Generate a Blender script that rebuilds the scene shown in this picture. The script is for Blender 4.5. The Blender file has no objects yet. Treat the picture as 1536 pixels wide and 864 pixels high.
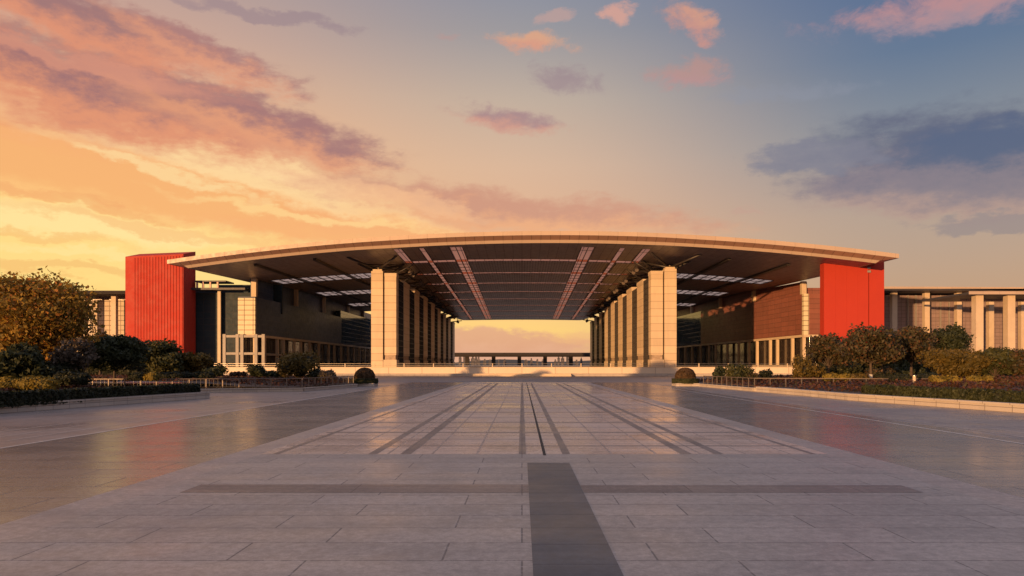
import bpy, math, random
import numpy as np
from mathutils import Vector
R = math.radians
random.seed(7)
S = bpy.context.scene
COL = S.collection
# ------------------------------------------------------------------ helpers
class MB:
    def __init__(s): s.v = []; s.f = []; s.m = []
    def quad(s, a, b, c, d, mi=0):
        n = len(s.v); s.v += [a, b, c, d]; s.f.append((n, n+1, n+2, n+3)); s.m.append(mi)
    def box(s, x0, x1, y0, y1, z0, z1, mi=0):
        n = len(s.v)
        s.v += [(x0,y0,z0),(x1,y0,z0),(x1,y1,z0),(x0,y1,z0),(x0,y0,z1),(x1,y0,z1),(x1,y1,z1),(x0,y1,z1)]
        for q in ((0,3,2,1),(4,5,6,7),(0,1,5,4),(1,2,6,5),(2,3,7,6),(3,0,4,7)):
            s.f.append(tuple(n+i for i in q)); s.m.append(mi)
    def prism(s, pts, z0, z1, mi=0):            # pts counter-clockwise; z1 may be a list
        n = len(s.v); k = len(pts)
        zt = z1 if isinstance(z1, (list, tuple)) else [z1]*k
        s.v += [(p[0],p[1],z0) for p in pts] + [(p[0],p[1],zt[i]) for i, p in enumerate(pts)]
        s.f.append(tuple(n+k-1-i for i in range(k))); s.m.append(mi)
        s.f.append(tuple(n+k+i for i in range(k))); s.m.append(mi)
        for i in range(k):
            j = (i+1) % k
            s.f.append((n+i, n+j, n+k+j, n+k+i)); s.m.append(mi)
    def bar(s, p, q, w, z0, z1, mi=0, ext=0.0):   # upright slab along the line p-q
        dx, dy = q[0]-p[0], q[1]-p[1]; L = math.hypot(dx, dy); dx /= L; dy /= L
        p = (p[0]-dx*ext, p[1]-dy*ext); q = (q[0]+dx*ext, q[1]+dy*ext)
        nx, ny = -dy*w/2, dx*w/2
        s.prism([(p[0]-nx,p[1]-ny),(q[0]-nx,q[1]-ny),(q[0]+nx,q[1]+ny),(p[0]+nx,p[1]+ny)], z0, z1, mi)
    def tube(s, pts, rad, n=8, mi=0, cap=True):
        base = len(s.v)
        for i, p in enumerate(pts):
            a = Vector(pts[max(i-1,0)]); b = Vector(pts[min(i+1,len(pts)-1)])
            t = (b-a).normalized()
            u = t.cross(Vector((0.31,0.95,0.05))).normalized(); w = t.cross(u)
            r = rad[i] if isinstance(rad, (list, tuple)) else rad
            for k in range(n):
                an = 2*math.pi*k/n
                s.v.append(tuple(Vector(p) + u*(math.cos(an)*r) + w*(math.sin(an)*r)))
        for i in range(len(pts)-1):
            for k in range(n):
                k2 = (k+1) % n
                s.f.append((base+i*n+k, base+i*n+k2, base+(i+1)*n+k2, base+(i+1)*n+k)); s.m.append(mi)
        if cap:
            s.f.append(tuple(base+k for k in reversed(range(n)))); s.m.append(mi)
            e = base+(len(pts)-1)*n
            s.f.append(tuple(e+k for k in range(n))); s.m.append(mi)
    def build(s, name, mats, parent=None, smooth=False, loc=None):
        me = bpy.data.meshes.new(name)
        if loc is not None:
            s.v = [(a[0]-loc[0], a[1]-loc[1], a[2]-loc[2]) for a in s.v]
        me.from_pydata(s.v, [], s.f); me.update()
        if not isinstance(mats, (list, tuple)): mats = [mats]
        for m in mats: me.materials.append(m)
        if len(mats) > 1: me.polygons.foreach_set('material_index', s.m)
        if smooth: me.polygons.foreach_set('use_smooth', [True]*len(me.polygons))
        o = bpy.data.objects.new(name, me); COL.objects.link(o)
        if parent is not None: o.parent = parent
        if loc is not None and parent is None: o.location = loc
        return o

def tag(o, label=None, cat=None, group=None, kind=None):
    if label: o['label'] = label
    if cat: o['category'] = cat
    if group: o['group'] = group
    if kind: o['kind'] = kind
    return o
def thing(name, label, cat, group=None, loc=(0,0,0)):
    o = bpy.data.objects.new(name, None); COL.objects.link(o); o.location = loc
    return tag(o, label, cat, group)
def struct(o): o['kind'] = 'structure'; return o

def lin(c):
    return tuple(((x/255)/12.92 if x/255 <= .04045 else ((x/255+.055)/1.055)**2.4) for x in c)

# ------------------------------------------------------------------ node helpers
class NT:
    def __init__(s, tree): s.t = tree; s.n = tree.nodes; s.l = tree.links
    def new(s, t, **kw):
        n = s.n.new(t)
        for k, v in kw.items(): setattr(n, k, v)
        return n
    def link(s, a, b): s.l.new(a, b)
    def put(s, sock, v):
        if hasattr(v, 'is_linked') or isinstance(v, bpy.types.NodeSocket): s.link(v, sock)
        else:
            if sock.type == 'RGBA' and len(v) == 3: v = (*v, 1)
            sock.default_value = v
    def math(s, op, a, b=None, c=None, clamp=False):
        n = s.new('ShaderNodeMath', operation=op, use_clamp=clamp)
        for i, v in enumerate((a, b, c)):
            if v is not None: s.put(n.inputs[i], v)
        return n.outputs[0]
    def mix(s, f, a, b, blend='MIX'):
        n = s.new('ShaderNodeMix', data_type='RGBA', blend_type=blend)
        s.put(n.inputs[0], f); s.put(n.inputs[6], a); s.put(n.inputs[7], b)
        return n.outputs[2]
    def range(s, v, a, b, c=0.0, d=1.0, smooth=True):
        n = s.new('ShaderNodeMapRange', interpolation_type='SMOOTHSTEP' if smooth else 'LINEAR')
        for i, x in enumerate((v, a, b, c, d)): s.put(n.inputs[i], x)
        return n.outputs[0]
    def noise(s, vec, scale, detail=4, rough=.55, out=0, dist=0.0):
        n = s.new('ShaderNodeTexNoise'); 
        if vec is not None: s.put(n.inputs['Vector'], vec)
        n.inputs['Scale'].default_value = scale; n.inputs['Detail'].default_value = detail
        n.inputs['Roughness'].default_value = rough; n.inputs['Distortion'].default_value = dist
        return n.outputs[out]
    def mapping(s, vec, loc=(0,0,0), rot=(0,0,0), sc=(1,1,1), typ='POINT'):
        n = s.new('ShaderNodeMapping', vector_type=typ); s.put(n.inputs[0], vec)
        n.inputs[1].default_value = loc; n.inputs[2].default_value = rot; n.inputs[3].default_value = sc
        return n.outputs[0]
    def brick(s, vec, bw, bh, mortar, c1, c2, cm, offset=.5, smooth=.1, bias=0.0):
        n = s.new('ShaderNodeTexBrick'); s.put(n.inputs['Vector'], vec)
        n.offset = offset; n.squash = 1.0
        n.inputs['Scale'].default_value = 1.0; n.inputs['Brick Width'].default_value = bw; n.inputs['Row Height'].default_value = bh
        n.inputs['Mortar Size'].default_value = mortar; n.inputs['Mortar Smooth'].default_value = smooth; n.inputs['Bias'].default_value = bias
        s.put(n.inputs['Color1'], c1); s.put(n.inputs['Color2'], c2); s.put(n.inputs['Mortar'], cm)
        return n.outputs['Color'], n.outputs['Fac']

def material(name):
    m = bpy.data.materials.new(name); m.use_nodes = True
    m.node_tree.nodes.clear()
    t = NT(m.node_tree)
    out = t.new('ShaderNodeOutputMaterial'); b = t.new('ShaderNodeBsdfPrincipled')
    t.link(b.outputs[0], out.inputs[0])
    return m, t, b, out
def coord(t, kind='Object'):
    if kind == 'World': return t.new('ShaderNodeNewGeometry').outputs['Position']
    return t.new('ShaderNodeTexCoord').outputs[kind]
def swiz(t, vec, order):
    sp = t.new('ShaderNodeSeparateXYZ'); t.put(sp.inputs[0], vec)
    cb = t.new('ShaderNodeCombineXYZ')
    for i, ch in enumerate(order):
        if ch in 'xyz': t.link(sp.outputs['xyz'.index(ch)], cb.inputs[i])
    return cb.outputs[0]

def simple(name, c, rough=.6, metal=0.0, var=.18, scale=.6, spec=.5, bump=0.0):
    m, t, b, o = material(name)
    p = coord(t, 'World')
    n = t.noise(p, scale, 5, .6); n2 = t.noise(p, scale*9, 3, .6)
    f = t.math('ADD', t.math('MULTIPLY', n, .7), t.math('MULTIPLY', n2, .3))
    f = t.range(f, .3, .7, smooth=False)
    col = t.mix(f, tuple(x*(1-var) for x in c), tuple(min(1,x*(1+var)) for x in c))
    t.put(b.inputs['Base Color'], col)
    t.put(b.inputs['Roughness'], t.range(n2, .3, .7, max(0,rough-.08), min(1,rough+.08)))
    b.inputs['Metallic'].default_value = metal; b.inputs['Specular IOR Level'].default_value = spec
    if bump:
        bp = t.new('ShaderNodeBump'); bp.inputs['Strength'].default_value = bump; bp.inputs['Distance'].default_value = .02
        t.link(n2, bp.inputs['Height']); t.link(bp.outputs[0], b.inputs['Normal'])
    return m

def panelled(name, c1, c2, cm, bw, bh, mortar, order='xzy', rough=.5, spec=.5, offset=0.0, metal=0.0, stain=.15, wav=0.0):
    """cladding panels with real joints: order picks which world axes run along / up the wall ('n' = along the face)"""
    m, t, b, o = material(name)
    p = coord(t, 'World')
    if order[0] == 'n':                         # x+y: works for faces along x and along y
        sp = t.new('ShaderNodeSeparateXYZ'); t.put(sp.inputs[0], p)
        cb = t.new('ShaderNodeCombineXYZ')
        t.link(t.math('ADD', sp.outputs[0], sp.outputs[1]), cb.inputs[0]); t.link(sp.outputs[2], cb.inputs[1])
        v = cb.outputs[0]
    else: v = swiz(t, p, order)
    col, fac = t.brick(v, bw, bh, mortar, c1, c2, cm, offset)
    n = t.noise(t.mapping(p, sc=(.5,.5,.12)), 1.2, 5, .6)
    col = t.mix(t.range(n, .35, .75, 0, stain), col, tuple(x*.45 for x in c1))
    t.put(b.inputs['Base Color'], col)
    r = t.range(t.noise(p, .8, 3), .3, .7, rough-.06, rough+.08)
    t.put(b.inputs['Roughness'], r)
    b.inputs['Specular IOR Level'].default_value = spec; b.inputs['Metallic'].default_value = metal
    bp = t.new('ShaderNodeBump'); bp.inputs['Strength'].default_value = .5; bp.inputs['Distance'].default_value = .03; bp.invert = True
    t.link(fac, bp.inputs['Height'])
    if wav:
        b2 = t.new('ShaderNodeBump'); b2.inputs['Strength'].default_value = wav; b2.inputs['Distance'].default_value = .15
        t.link(t.noise(p, .35, 1), b2.inputs['Height']); t.link(b2.outputs[0], bp.inputs['Normal'])
    t.link(bp.outputs[0], b.inputs['Normal'])
    return m

def leafy(name, dark, light, clump=.5, trans=.25, third=None):
    m, t, b, o = material(name)
    g = t.new('ShaderNodeNewGeometry')
    n = t.noise(g.outputs['Position'], clump, 2, .5)
    f = t.math('ADD', t.math('MULTIPLY', t.range(n, .35, .65), .6), t.math('MULTIPLY', g.outputs['Random Per Island'], .4))
    col = t.mix(f, dark, light)
    if third:
        f2 = t.range(t.math('FRACT', t.math('MULTIPLY', g.outputs['Random Per Island'], 7.31)), .8, .82)
        col = t.mix(f2, col, third)
    t.put(b.inputs['Base Color'], col)
    b.inputs['Roughness'].default_value = .55; b.inputs['Specular IOR Level'].default_value = .25
    tr = t.new('ShaderNodeBsdfTranslucent'); t.put(tr.inputs[0], t.mix(.5, col, light))
    mx = t.new('ShaderNodeMixShader'); mx.inputs[0].default_value = trans
    t.link(b.outputs[0], mx.inputs[1]); t.link(tr.outputs[0], mx.inputs[2]); t.link(mx.outputs[0], o.inputs[0])
    return m

M = {}
M['stone'] = panelled('cream_stone_cladding', (.73,.58,.41), (.62,.49,.345), (.36,.27,.19), 5000., 2.05, .05, 'nz', .55, .4, 0, stain=.2)
M['stone_plain'] = simple('cream_stone', (.63,.50,.36), .6, var=.12, scale=.3)
M['stone_grey'] = simple('relief_stone', (.40,.30,.22), .7, var=.4, scale=1.3, bump=.6)
M['coping'] = panelled('pale_granite_wall', (.56,.49,.42), (.50,.43,.37), (.25,.20,.17), 1.6, .30, .02, 'nz', .6, .4, 0, stain=.25)
M['terrace_wall'] = panelled('terrace_stone_wall', (.74,.62,.48), (.69,.57,.44), (.34,.27,.2), 9.0, 4.0, .06, 'nz', .6, .4, 0, stain=.12)
M['fascia'] = panelled('roof_edge_metal', (.52,.40,.31), (.48,.37,.29), (.36,.27,.205), 4.8, 400., .04, 'xzy', .45, .5, 0, stain=.08)
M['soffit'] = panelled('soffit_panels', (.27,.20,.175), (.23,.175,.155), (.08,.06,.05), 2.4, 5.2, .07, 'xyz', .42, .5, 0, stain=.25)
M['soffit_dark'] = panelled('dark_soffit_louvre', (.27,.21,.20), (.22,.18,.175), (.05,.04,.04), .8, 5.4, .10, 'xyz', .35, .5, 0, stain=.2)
M['beam'] = panelled('rosy_beam_cladding', (.78,.46,.34), (.70,.41,.31), (.17,.10,.08), 2.7, 40., .07, 'nz', .5, .5, 0, stain=.2)
def glazing(name, tint, bw, cm):
    m, t, b, o = material(name)
    v = swiz(t, coord(t, 'World'), 'xyz')
    col, fac = t.brick(v, bw, 400., .10, tint, tuple(x*.88 for x in tint), cm, 0.0)
    t.put(b.inputs['Base Color'], t.mix(.5, col, tuple(x*.5 for x in tint))); b.inputs['Roughness'].default_value = .35
    tr = t.new('ShaderNodeBsdfTranslucent'); t.put(tr.inputs[0], col)
    mx = t.new('ShaderNodeMixShader'); mx.inputs[0].default_value = .94
    t.link(b.outputs[0], mx.inputs[1]); t.link(tr.outputs[0], mx.inputs[2]); t.link(mx.outputs[0], o.inputs[0])
    return m
M['rosy_glazing'] = glazing('rosy_roof_glazing', (1.0,.46,.27), 2.7, (.20,.10,.07))  # rosy tint paints warm light into the roof strips
M['pale_glazing'] = glazing('pale_roof_glazing', (1.0,.76,.57), 2.2, (.16,.12,.10))
M['skylight'] = panelled('skylight_strip', (.50,.42,.36), (.42,.36,.31), (.16,.13,.12), 2.2, 60., .12, 'xyz', .4, .5, 0, stain=.3)
M['under_edge'] = panelled('roof_under_edge', (.42,.24,.165), (.38,.215,.15), (.16,.09,.06), 2.4, 40., .06, 'xzy', .5, .4, 0, stain=.12)  # redder, darker base colour paints in the weaker sun on the slanted underside
M['rail_steel'] = simple('weathered_steel', (.17,.135,.115), .5, .3)
M['strut'] = simple('dark_steel', (.05,.042,.04), .45, .3)
M['steel'] = simple('brushed_steel', (.42,.38,.34), .35, .8)
M['red_rib'] = simple('red_ribbed_metal', (.42,.042,.025), .65, var=.05, scale=.05, spec=.25)
M['red'] = simple('red_metal_panel', (.46,.046,.026), .65, var=.06, scale=.05, spec=.25)
M['glass_dark'] = panelled('dark_teal_glass', (.022,.045,.065), (.034,.060,.080), (.07,.07,.075), 2.4, 2.0, .06, 'nz', .10, .6, 0, stain=.05)
M['glass_shop'] = panelled('ground_floor_glass', (.035,.028,.027), (.055,.040,.036), (.012,.010,.010), 1.9, 2.6, .06, 'nz', .10, .6, 0, stain=.05)
M['glass_screen'] = panelled('screen_glass', (.018,.016,.018), (.026,.022,.024), (.01,.009,.009), 3.3, 1.7, .08, 'nz', .10, .45, 0, stain=.05)
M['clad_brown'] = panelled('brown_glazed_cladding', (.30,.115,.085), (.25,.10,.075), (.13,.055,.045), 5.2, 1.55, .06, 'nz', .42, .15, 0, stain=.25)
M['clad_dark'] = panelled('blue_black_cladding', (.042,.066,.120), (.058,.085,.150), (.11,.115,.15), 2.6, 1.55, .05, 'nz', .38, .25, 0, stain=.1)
M['teal_wall'] = panelled('teal_spandrel_wall', (.026,.042,.055), (.034,.050,.064), (.06,.06,.062), 2.4, 2.0, .06, 'nz', .5, .12, 0, stain=.1)
M['clad_light'] = panelled('pale_glazed_panels', (.78,.68,.48), (.74,.64,.46), (.20,.16,.11), 2.65, 1.5, .10, 'nz', .5, .3, 0, stain=.08)  # pale yellow base colour paints in the sun's reflection on the hall ends
M['wing_glass'] = panelled('wing_curtain_wall', (.33,.24,.235), (.27,.20,.195), (.15,.11,.105), 1.5, 1.3, .06, 'nz', .32, .35, 0, stain=.25)
M['wing_panel'] = panelled('wing_lit_panels', (.64,.53,.40), (.58,.48,.37), (.18,.14,.11), 2.0, 1.7, .10, 'nz', .55, .2, 0, stain=.1)
M['frame_grey'] = simple('grey_frame', (.30,.27,.25), .5)
M['mullion'] = simple('bronze_mullion', (.042,.032,.028), .5)
M['dark_roof'] = simple('dark_roof_edge', (.055,.05,.055), .5)
M['bark'] = simple('bark', (.085,.060,.045), .85, var=.35, scale=3, bump=.5)
M['white_bark'] = simple('limewashed_trunk', (.62,.58,.52), .8, var=.15, scale=3)
M['soil'] = simple('bed_soil', (.07,.045,.035), .9, var=.3, scale=1.5, bump=.6)
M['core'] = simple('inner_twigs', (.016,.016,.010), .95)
M['skyline'] = panelled('far_tower_wall', (.13,.125,.15), (.10,.10,.13), (.06,.06,.08), 9.0, 8.0, 2.2, 'nz', .5, .4, 0, stain=.2)
M['viaduct'] = simple('viaduct_concrete', (.035,.029,.028), .9)
M['gold'] = leafy('golden_leaves', (.075,.062,.016), (.44,.27,.045), .55, .35, (.40,.16,.03))
M['gold_dull'] = leafy('olive_gold_leaves', (.075,.060,.016), (.19,.125,.028), .6, .25)
M['green_dark'] = leafy('dark_green_leaves', (.026,.034,.018), (.060,.068,.028), .7, .2)
M['green'] = leafy('mid_green_leaves', (.042,.050,.020), (.10,.095,.034), .6, .25)
M['russet'] = leafy('brownish_green_leaves', (.040,.040,.020), (.105,.080,.036), .7, .25, (.13,.065,.03))
M['hedge_leaf'] = leafy('hedge_leaves', (.022,.028,.013), (.062,.066,.026), 1.4, .15)
M['hedge_dark'] = leafy('hedge_dark_leaves', (.014,.018,.010), (.036,.040,.019), 1.4, .12)
M['yellow_leaf'] = leafy('yellow_privet_leaves', (.13,.105,.020), (.30,.21,.036), 1.2, .2)
M['red_leaf'] = leafy('red_groundcover_leaves', (.060,.028,.020), (.13,.055,.034), 1.0, .2, (.06,.05,.022))
M['brown_leaf'] = leafy('brown_box_leaves', (.055,.033,.016), (.115,.066,.030), 2.0, .15)
M['grey_leaf'] = leafy('grey_twig_leaves', (.07,.058,.045), (.13,.10,.075), .8, .2)

# ------------------------------------------------------------------ foliage
def leaf_mesh(name, pts, nrm, size, rng, mat, jitter=.9, aspect=1.7):
    n = len(pts)
    d = nrm + rng.normal(0, jitter, (n, 3)); d /= np.linalg.norm(d, axis=1, keepdims=True)+1e-9
    a = rng.normal(0, 1, (n, 3)); a -= d*(a*d).sum(1, keepdims=True); a /= np.linalg.norm(a, axis=1, keepdims=True)+1e-9
    b = np.cross(d, a)
    s = size*rng.uniform(.6, 1.35, (n, 1))
    u = a*s*.5*aspect; w = b*s*.5
    V = np.empty((n*4, 3)); V[0::4] = pts-u; V[1::4] = pts+w-u*.1+d*s*.12; V[2::4] = pts+u; V[3::4] = pts-w-u*.1+d*s*.12
    me = bpy.data.meshes.new(name)
    me.vertices.add(n*4); me.vertices.foreach_set('co', V.ravel())
    me.loops.add(n*4); me.loops.foreach_set('vertex_index', np.arange(n*4, dtype=np.int32))
    me.polygons.add(n); me.polygons.foreach_set('loop_start', np.arange(0, n*4, 4, dtype=np.int32))
    me.update(calc_edges=True); me.validate()
    me.materials.append(mat)
    return me
def blob_points(blobs, n, rng, shell=.45):
    vol = np.array([b[3]*b[4]*b[5] for b in blobs])**(2/3); pick = rng.choice(len(blobs), n, p=vol/vol.sum())
    B = np.array(blobs)[pick]
    d = rng.normal(0, 1, (n, 3)); d /= np.linalg.norm(d, axis=1, keepdims=True)
    r = rng.uniform(0, 1, (n, 1))**(shell)
    lump = 1 + .16*np.sin(5*d[:, :1]+B[:, :1]*3) + .14*np.sin(6*d[:, 1:2]+7*d[:, 2:3]+B[:, 1:2])
    P = B[:, :3] + d*r*lump*B[:, 3:6]
    return P, d
def obj_of(me, name, parent=None, loc=None):
    o = bpy.data.objects.new(name, me); COL.objects.link(o)
    if parent is not None: o.parent = parent
    if loc is not None: o.location = loc
    return o

def tree(name, label, loc, height, width, trunk_h, mat, seed, n=4200, leaf=.42, group=None, white=False, nb=16, lean=0, cat='tree', flat=1.0, airy=.42):
    rng = np.random.default_rng(seed)
    root = thing(name, label, cat, group, loc)
    ch = height-trunk_h; cz = trunk_h+ch*.5
    blobs = []; mb = MB()
    r0 = .028*height
    top = (lean, 0, trunk_h+ch*.35)
    wob = [(0,0,-.15),(lean*.3+rng.normal(0,.05),rng.normal(0,.05),trunk_h*.55),(lean*.6,0,trunk_h),(top[0],top[1],top[2])]
    mb.tube(wob, [r0*1.25,r0*.95,r0*.8,r0*.45], 8)
    for i in range(nb):
        u = rng.uniform(-1, 1); th = 2*math.pi*(i*.618+rng.uniform(-.1,.1))
        z = cz+ch*.36*u*flat; rr = math.sqrt(max(.05, 1-u*u*.85))*width*.5*rng.uniform(.45,.78)
        c = (lean+rr*math.cos(th), rr*math.sin(th), z)
        s = width*rng.uniform(.13,.22)
        blobs.append((*c, s*1.15, s*1.15, s*.85*ch/width*rng.uniform(1.1,1.5)))
        st = wob[2] if rng.uniform() < .6 else (lean*.8, 0, trunk_h+ch*.2)
        mid = ((st[0]+c[0])/2+rng.normal(0,.1), (st[1]+c[1])/2, st[2]+(c[2]-st[2])*.6)
        mb.tube([st, mid, c], [r0*.42, r0*.24, r0*.08], 5, cap=False)
    blobs.append((lean, 0, cz, width*.24, width*.24, ch*.3))
    mb.build('trunk', M['bark'], root, smooth=True)
    if white:
        w = MB(); w.tube([(0,0,0),(wob[1][0]*.35,wob[1][1]*.35,min(1.0,trunk_h*.4))], [r0*1.33,r0*1.2], 10); w.build('limewash_band', M['white_bark'], root, smooth=True)
    P, d = blob_points(blobs, n, rng, airy)
    obj_of(leaf_mesh('crown', P, d, leaf, rng, mat), 'crown', root)
    return root

def core_mesh(mb, blobs, k=.78, seg=10):
    for b in blobs:
        n0 = len(mb.v)
        for i in range(seg//2+1):
            ph = math.pi*i/(seg//2)
            for j in range(seg):
                th = 2*math.pi*j/seg
                mb.v.append((b[0]+k*b[3]*math.sin(ph)*math.cos(th), b[1]+k*b[4]*math.sin(ph)*math.sin(th), b[2]+k*b[5]*math.cos(ph)))
        for i in range(seg//2):
            for j in range(seg):
                j2 = (j+1) % seg
                mb.f.append((n0+i*seg+j, n0+(i+1)*seg+j, n0+(i+1)*seg+j2, n0+i*seg+j2)); mb.m.append(0)

def shrub(name, label, loc, w, h, mat, seed, n=1600, leaf=.22, cat='shrub', group=None, clipped=False, long=None):
    rng = np.random.default_rng(seed)
    root = thing(name, label, cat, group, loc)
    L = long or w
    blobs = []
    if clipped:
        k = max(1, int(round(L/(w*.8))))
        for i in range(k):
            x = (i-(k-1)/2)*(L-w)/max(1,k-1) if k > 1 else 0
            blobs.append((x, 0, h*.45, (w*.62 if k > 1 else L*.5), w*.5, h*.55))
        P, d = blob_points(blobs, n, rng, .05)
        keep = P[:, 2] > .02; P = P[keep]; d = d[keep]
        jit = .45
    else:
        for i in range(9):
            th = i*2.4; rr = w*.28*math.sqrt((i+.3)/9)*1.2
            blobs.append((rr*math.cos(th)*L/w, rr*math.sin(th), h*(.35+.28*rng.uniform(-.5,1)), w*.26*rng.uniform(.8,1.2), w*.26, h*.30*rng.uniform(.85,1.2)))
        P, d = blob_points(blobs, n, rng, .28)
        keep = P[:, 2] > .03; P = P[keep]; d = d[keep]
        jit = .8
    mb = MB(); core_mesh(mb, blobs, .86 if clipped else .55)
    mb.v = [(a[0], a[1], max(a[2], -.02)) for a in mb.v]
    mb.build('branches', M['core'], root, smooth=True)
    obj_of(leaf_mesh('foliage', P, d, leaf, rng, mat, jit), 'foliage', root)
    return root

def hedge(name, label, p, q, width, z0, z1, mat, seed, n, leaf=.13, group=None):
    rng = np.random.default_rng(seed)
    root = thing(name, label, 'hedge', group, ((p[0]+q[0])/2, (p[1]+q[1])/2, z0))
    c = root.location
    L = math.hypot(q[0]-p[0], q[1]-p[1]); dx, dy = (q[0]-p[0])/L, (q[1]-p[1])/L
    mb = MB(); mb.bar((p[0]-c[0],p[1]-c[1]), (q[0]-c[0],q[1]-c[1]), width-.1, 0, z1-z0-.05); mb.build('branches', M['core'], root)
    t = rng.uniform(-L/2, L/2, n); H = z1-z0
    side = rng.uniform(0, 2*H+width+.5, n)
    s = np.where(side < H, -width/2, np.where(side < 2*H, width/2, rng.uniform(-width/2, width/2, n)))
    z = np.where(side < H, side, np.where(side < 2*H, side-H, H))
    end = side > 2*H+width; e = rng.uniform(0, 1, n) < .5
    t = np.where(end, np.where(e, -L/2, L/2), t); z = np.where(end, rng.uniform(0, H, n), z)
    nr = np.zeros((n, 3)); nr[:, 2] = (z >= H-1e-6)
    ns = np.where(side < H, -1., np.where(side < 2*H, 1., 0.)); nr[:, 0] = -dy*ns; nr[:, 1] = dx*ns
    wob = .05*np.sin(t*1.9)+.04*np.sin(t*4.7+1)
    P = np.stack([dx*t-dy*(s*(1+wob)), dy*t+dx*(s*(1+wob)), z+np.where(z >= H-1e-6, wob*.8, 0)], 1)+rng.normal(0, .03, (n, 3))
    P[:, 2] = np.maximum(P[:, 2], .02)
    obj_of(leaf_mesh('foliage', P, nr, leaf, rng, mat, .6), 'foliage', root)
    return root

# photograph geometry: a point at depth d seen at column px / row py
F, CX, HY, EYE = 1100., 783., 547., 3.0
def X(px, d): return (px-CX)*d/F
def Z(py, d): return EYE+(HY-py)*d/F

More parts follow.
